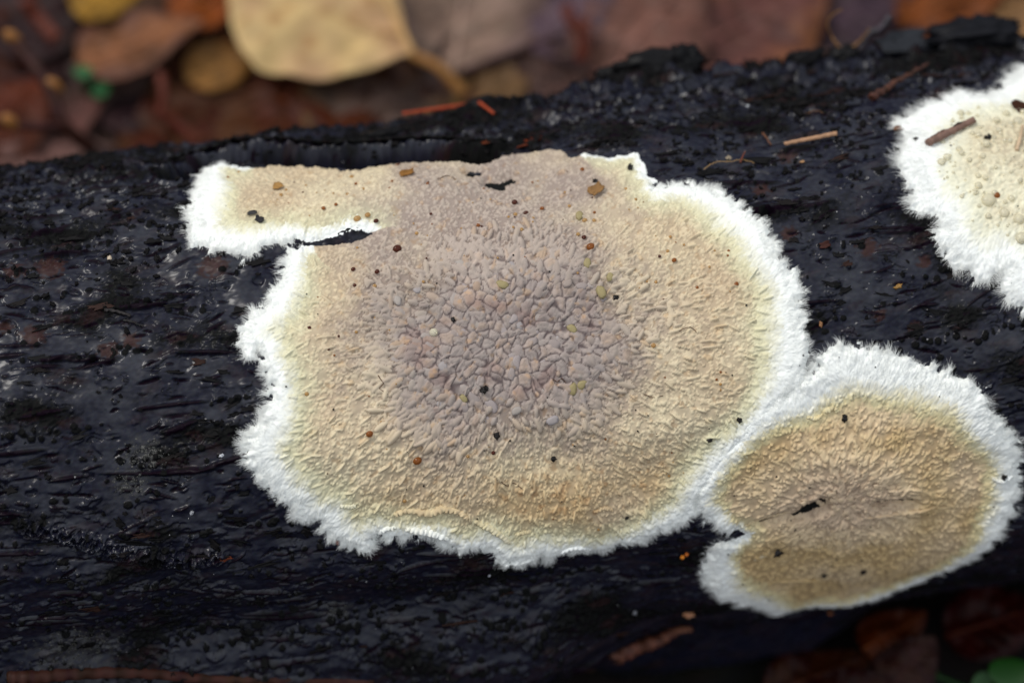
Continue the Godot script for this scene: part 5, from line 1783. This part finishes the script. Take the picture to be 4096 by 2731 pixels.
	leaf(Vector2(52.2, 21.1), Vector2(65.5, 17.5), 0.73, 0.1, 3.0, 4.0, 0.0, 0.0, lin(70, 26, 12), "rust-red leaf under the far end of the ochre disc")
	leaf(Vector2(33.6, 32.4), Vector2(46.7, 29.0), 0.66, 0.1, 5.0, 5.0, 0.0, 0.0, lin(64, 30, 16), "red-brown leaf at the bottom of the view, right of the middle")
	# the litter below and around them
	var tones := [lin(88, 58, 48), lin(104, 66, 44), lin(74, 52, 54), lin(120, 82, 60), lin(96, 48, 30), lin(110, 86, 80)]
	var words := ["dull brown", "reddish brown", "purple-brown", "light brown", "rusty", "greyish brown"]
	for k in 64:
		var back := k < 48
		var x := rng.randf_range(-95, 95)
		var z := rng.randf_range(-135, -40) if back else rng.randf_range(36, 80)
		var ang := rng.randf() * TAU
		var long := rng.randf_range(30, 56)
		var d := Vector2(cos(ang), sin(ang)) * long * 0.5
		var c := Vector2(x, z)
		if absf(Vector3(c.x - d.x, 0, c.y - d.y).dot(Vector3(sin(deg_to_rad(YAW)), 0, cos(deg_to_rad(YAW))))) < 27.0 or absf(Vector3(c.x + d.x, 0, c.y + d.y).dot(Vector3(sin(deg_to_rad(YAW)), 0, cos(deg_to_rad(YAW))))) < 27.0:
			d *= 0.5
		var ti := rng.randi() % 6
		var cup := rng.randf_range(-0.2, 0.2)
		var place: String = ["near the dark budded twig", "left of the pale tan leaf", "around the pale tan leaf's stalk", "behind the rotten crest chunks", "behind the loose bark slab"][clampi(int((x + 75.0) / 30.0), 0, 4)] if back else ["under the log's shaded left foot", "under the log's middle", "near the green sprout", "near the green sprout", "at the log's shaded right foot"][clampi(int((x + 75.0) / 30.0), 0, 4)]
		leaf(c - d, c + d, rng.randf_range(0.55, 0.85), rng.randf_range(0.0, 0.3), rng.randf_range(0.5, 3.0), rng.randf_range(0.5, 3.5), cup, rng.randf_range(-0.1, 0.1), tones[ti], "%s %s %s leaf %s" % ["large" if d.length() > 20.0 else "middling" if d.length() > 14.0 else "small", "cupped" if cup > 0.07 else "humped" if cup < -0.07 else "flat", words[ti], place], "litter leaves %s the log" % ("behind" if back else "in front of"))
	litter_stems()


func tan_leaf() -> Node3D:
	# a broad blade between its two side edges, 9 mm above the soil
	var left := [-34.0, -60.4, -36.5, -64.1, -37.8, -68.0, -38.5, -72.8, -37.5, -80.3, -33.9, -87.6, -28.4, -93.5]
	var right := [-13.3, -62.0, -14.4, -66.7, -15.4, -71.3, -16.2, -76.5, -17.6, -82.6, -21.1, -88.8, -27.8, -93.5]
	var origin := Vector3(right[0], 9.0, right[1])
	var root := thing("fallen_leaf", origin, "large pale tan leaf with brown spots, flat among darker leaves behind the log", "leaf")
	var n := FastNoiseLite.new()
	n.frequency = 0.08
	n.fractal_octaves = 3
	var w := 25
	var h := 31
	var v := PackedVector3Array()
	var c := PackedColorArray()
	var rows := []
	for j in h:
		var t := float(j) / (h - 1) * 5.999
		var k := int(t)
		var row := PackedVector3Array()
		for i in w:
			var x := float(i) / (w - 1)
			var l := Vector2(lerpf(left[k * 2], left[k * 2 + 2], t - k), lerpf(left[k * 2 + 1], left[k * 2 + 3], t - k))
			var r := Vector2(lerpf(right[k * 2], right[k * 2 + 2], t - k), lerpf(right[k * 2 + 1], right[k * 2 + 3], t - k))
			var p := l.lerp(r, x)
			p.y += 2.4 * sin(PI * x) * pow(1.0 - t / 6.0, 4.0)
			var y := 9.0 + n.get_noise_2d(p.x, p.y) * 1.6 + 0.2 * sin(p.x * 0.9 + p.y * 0.8) - 1.2 * pow(1.0 - x, 4.0)
			row.append(Vector3(p.x, y, p.y) - origin)
		rows.append(row)
	for row: PackedVector3Array in rows:
		for i in 2 * w + 1:
			var q := row[i] if i < w else row[2 * w - 1 - i] - Vector3(0, 0.22, 0) if i < 2 * w else row[0]
			v.append(q * K)
			var t := 0.80 + n.get_noise_2d(q.x * 2.0, q.z * 2.0) * 0.28
			c.append(lin(203, 172, 120).lerp(lin(188, 150, 112), clampf(n.get_noise_2d(q.x + 90.0, q.z) * 1.4 + 0.3, 0, 1)) * t)
	part("blade", grid_mesh(v, 2 * w + 1, h, c), M.leaf, root)
	var tip := Vector3(left[12], 9.4, left[13]) - origin
	part("midrib", tube(smooth_path(PackedVector3Array([Vector3(0, 0.3, 0), tip * 0.5 + Vector3(1, 0.4, 0), tip]), 16), ramp(17, 0.55, 0.15), 6, lin(186, 148, 98)), M.leaf, root)
	for k in 4:
		var b := tip * (0.10 + 0.2 * k) + Vector3(0.5, 0.35, 0)
		part("side_vein", tube(smooth_path(PackedVector3Array([b, b + Vector3(-5.5, 0.1, -1.2), b + Vector3(-10.5, 0.1, -4.0)]), 10), ramp(11, 0.22, 0.08), 5, lin(176, 138, 92)), M.leaf, root)
	return root


func stain(root: Node3D, at: Array, col: Color) -> void:
	# round brown blotches in the blade's own pigment
	var blade: MeshInstance3D = root.get_node("blade")
	var arr: Array = blade.mesh.surface_get_arrays(0)
	var v: PackedVector3Array = arr[Mesh.ARRAY_VERTEX]
	var c: PackedColorArray = arr[Mesh.ARRAY_COLOR]
	for k in v.size():
		var p := (v[k] + root.position) / K
		for e in at.size() / 3:
			var d := Vector2(p.x - at[e * 3], p.z - at[e * 3 + 1]).length()
			c[k] = c[k].lerp(col, smoothstep(at[e * 3 + 2], at[e * 3 + 2] * 0.3, d) * 0.8)
	arr[Mesh.ARRAY_COLOR] = c
	var m := ArrayMesh.new()
	m.add_surface_from_arrays(Mesh.PRIMITIVE_TRIANGLES, arr)
	blade.mesh = m


func ground_path(pts: Array, hs: Array, n: int, wob := 0.0) -> PackedVector3Array:
	var p := PackedVector3Array()
	for k in pts.size() / 2:
		p.append(Vector3(pts[k * 2], hs[mini(k, hs.size() - 1)], pts[k * 2 + 1]))
	return smooth_path(p, n, wob)


func litter_stems() -> void:
	var c := lin(50, 17, 12)
	var tw := thing("budded_twig", Vector3.ZERO, "dark red-brown twig with tan buds slanting down behind the log at the left", "twig")
	part("stem", tube(ground_path([-65.7, -54.7, -63.0, -51.9, -59.3, -47.7, -57.1, -43.4, -54.1, -42.6], [26, 24, 22, 19, 15], 40, 0.06), ramp(41, 0.75, 0.9), 8, c, 0.06), M.twig, tw)
	part("side_shoot", tube(ground_path([-57.1, -43.2, -60.0, -42.2, -63.1, -41.7, -65.7, -41.3], [19, 20, 21, 22], 20, 0.05), ramp(21, 0.6, 0.45), 7, c, 0.06), M.twig, tw)
	for e: Array in [[-63.6, -52.8, 24.6], [-58.3, -47.6, 21.4], [-63.4, -41.9, 21.4]]:
		var bud := sphere_mesh(8, 10, func(dir: Vector3) -> Vector3: return Vector3(dir.x * 0.9, dir.y * 1.6, dir.z * 0.9) * 0.001)
		part("bud", bud, tinted(M.grain, lin(150, 100, 52)), tw, Transform3D(Basis(Vector3(0, 0, 1), 0.5), Vector3(e[0], e[2], e[1]) * K))
	var st := lin(92, 40, 24)
	for e: Array in [[[7.2, -68.6, 7.9, -66.8, 9.3, -65.8], [11, 10, 9], 0.9, "brick-red leaf stalk among leaves above the crest's middle"], [[9.7, -68.0, 9.6, -65.4, 9.4, -63.3], [9, 8, 6], 1.0, "upright red-brown stalk just behind the rotten chunks"], [[-6.7, -59.2, -2.7, -61.0, 3.1, -63.9, 7.2, -65.5], [9, 9, 9, 9], 0.5, "long thin dark stalk crossing toward the brick-red one"],
			[[-47.1, -54.2, -44.9, -53.6, -41.8, -51.8], [7, 5, 3], 1.0, "tan stalk running down to the log left of the domed leaf"], [[-46.7, -58.9, -46.2, -56.4, -46.4, -55.0], [9, 8, 7], 0.7, "short reddish stalk above the tan stalk"], [[-64.5, -67.3, -63.2, -66.0, -60.5, -63.1], [14, 12, 11], 1.2, "blurred dark stem at the upper left corner"]]:
		single("leaf_stalk", tube(ground_path(e[0], e[1], 18, 0.04), ramp(19, e[2], e[2] * 0.8), 8, st if e[2] > 0.55 else lin(60, 36, 34), 0.05), M.twig, Transform3D(), e[3], "stalk")
	# green seedlings
	for e: Array in [["small bright green sprig between dark leaves at the upper left", [-56.9, -59.1, 9.0, 1.3, -54.7, -57.9, 7.0, 1.4, -56.6, -60.4, 6.0, 0.8], lin(24, 84, 36)], ["bright green leafy sprout at the lower right corner", [58.3, 29.4, 10.0, 2.6, 55.3, 29.7, 8.0, 1.5, 50.5, 27.3, 5.0, 0.7], lin(20, 60, 12)]]:
		var at: Array = e[1]
		var root := thing("green_sprig", Vector3(at[0], 0, at[1]), e[0], "seedling")
		for k in 3:
			var p := Vector3(at[k * 4] - at[0], at[k * 4 + 2], at[k * 4 + 1] - at[1])
			var lobe := sphere_mesh(8, 14, func(dir: Vector3) -> Vector3: return Vector3(dir.x, dir.y * 0.10 + 0.25 * dir.x * dir.x, dir.z * 0.8) * 0.001, func(dir: Vector3) -> Color: return Color.WHITE)
			part("leaflet", lobe, tinted(M.grain, e[2], 0.4), root, Transform3D(Basis(Vector3(0.4, 0.8, 0.2).normalized(), k * 1.3) * Basis.from_scale(Vector3.ONE * at[k * 4 + 3]), p * K))
			part("stem", tube(smooth_path(PackedVector3Array([Vector3(0, -1, 0), Vector3(p.x * 0.4, p.y * 0.6, p.z * 0.4), p]), 8), ramp(9, 0.4, 0.3), 6, e[2] * 0.8), M.twig, root)
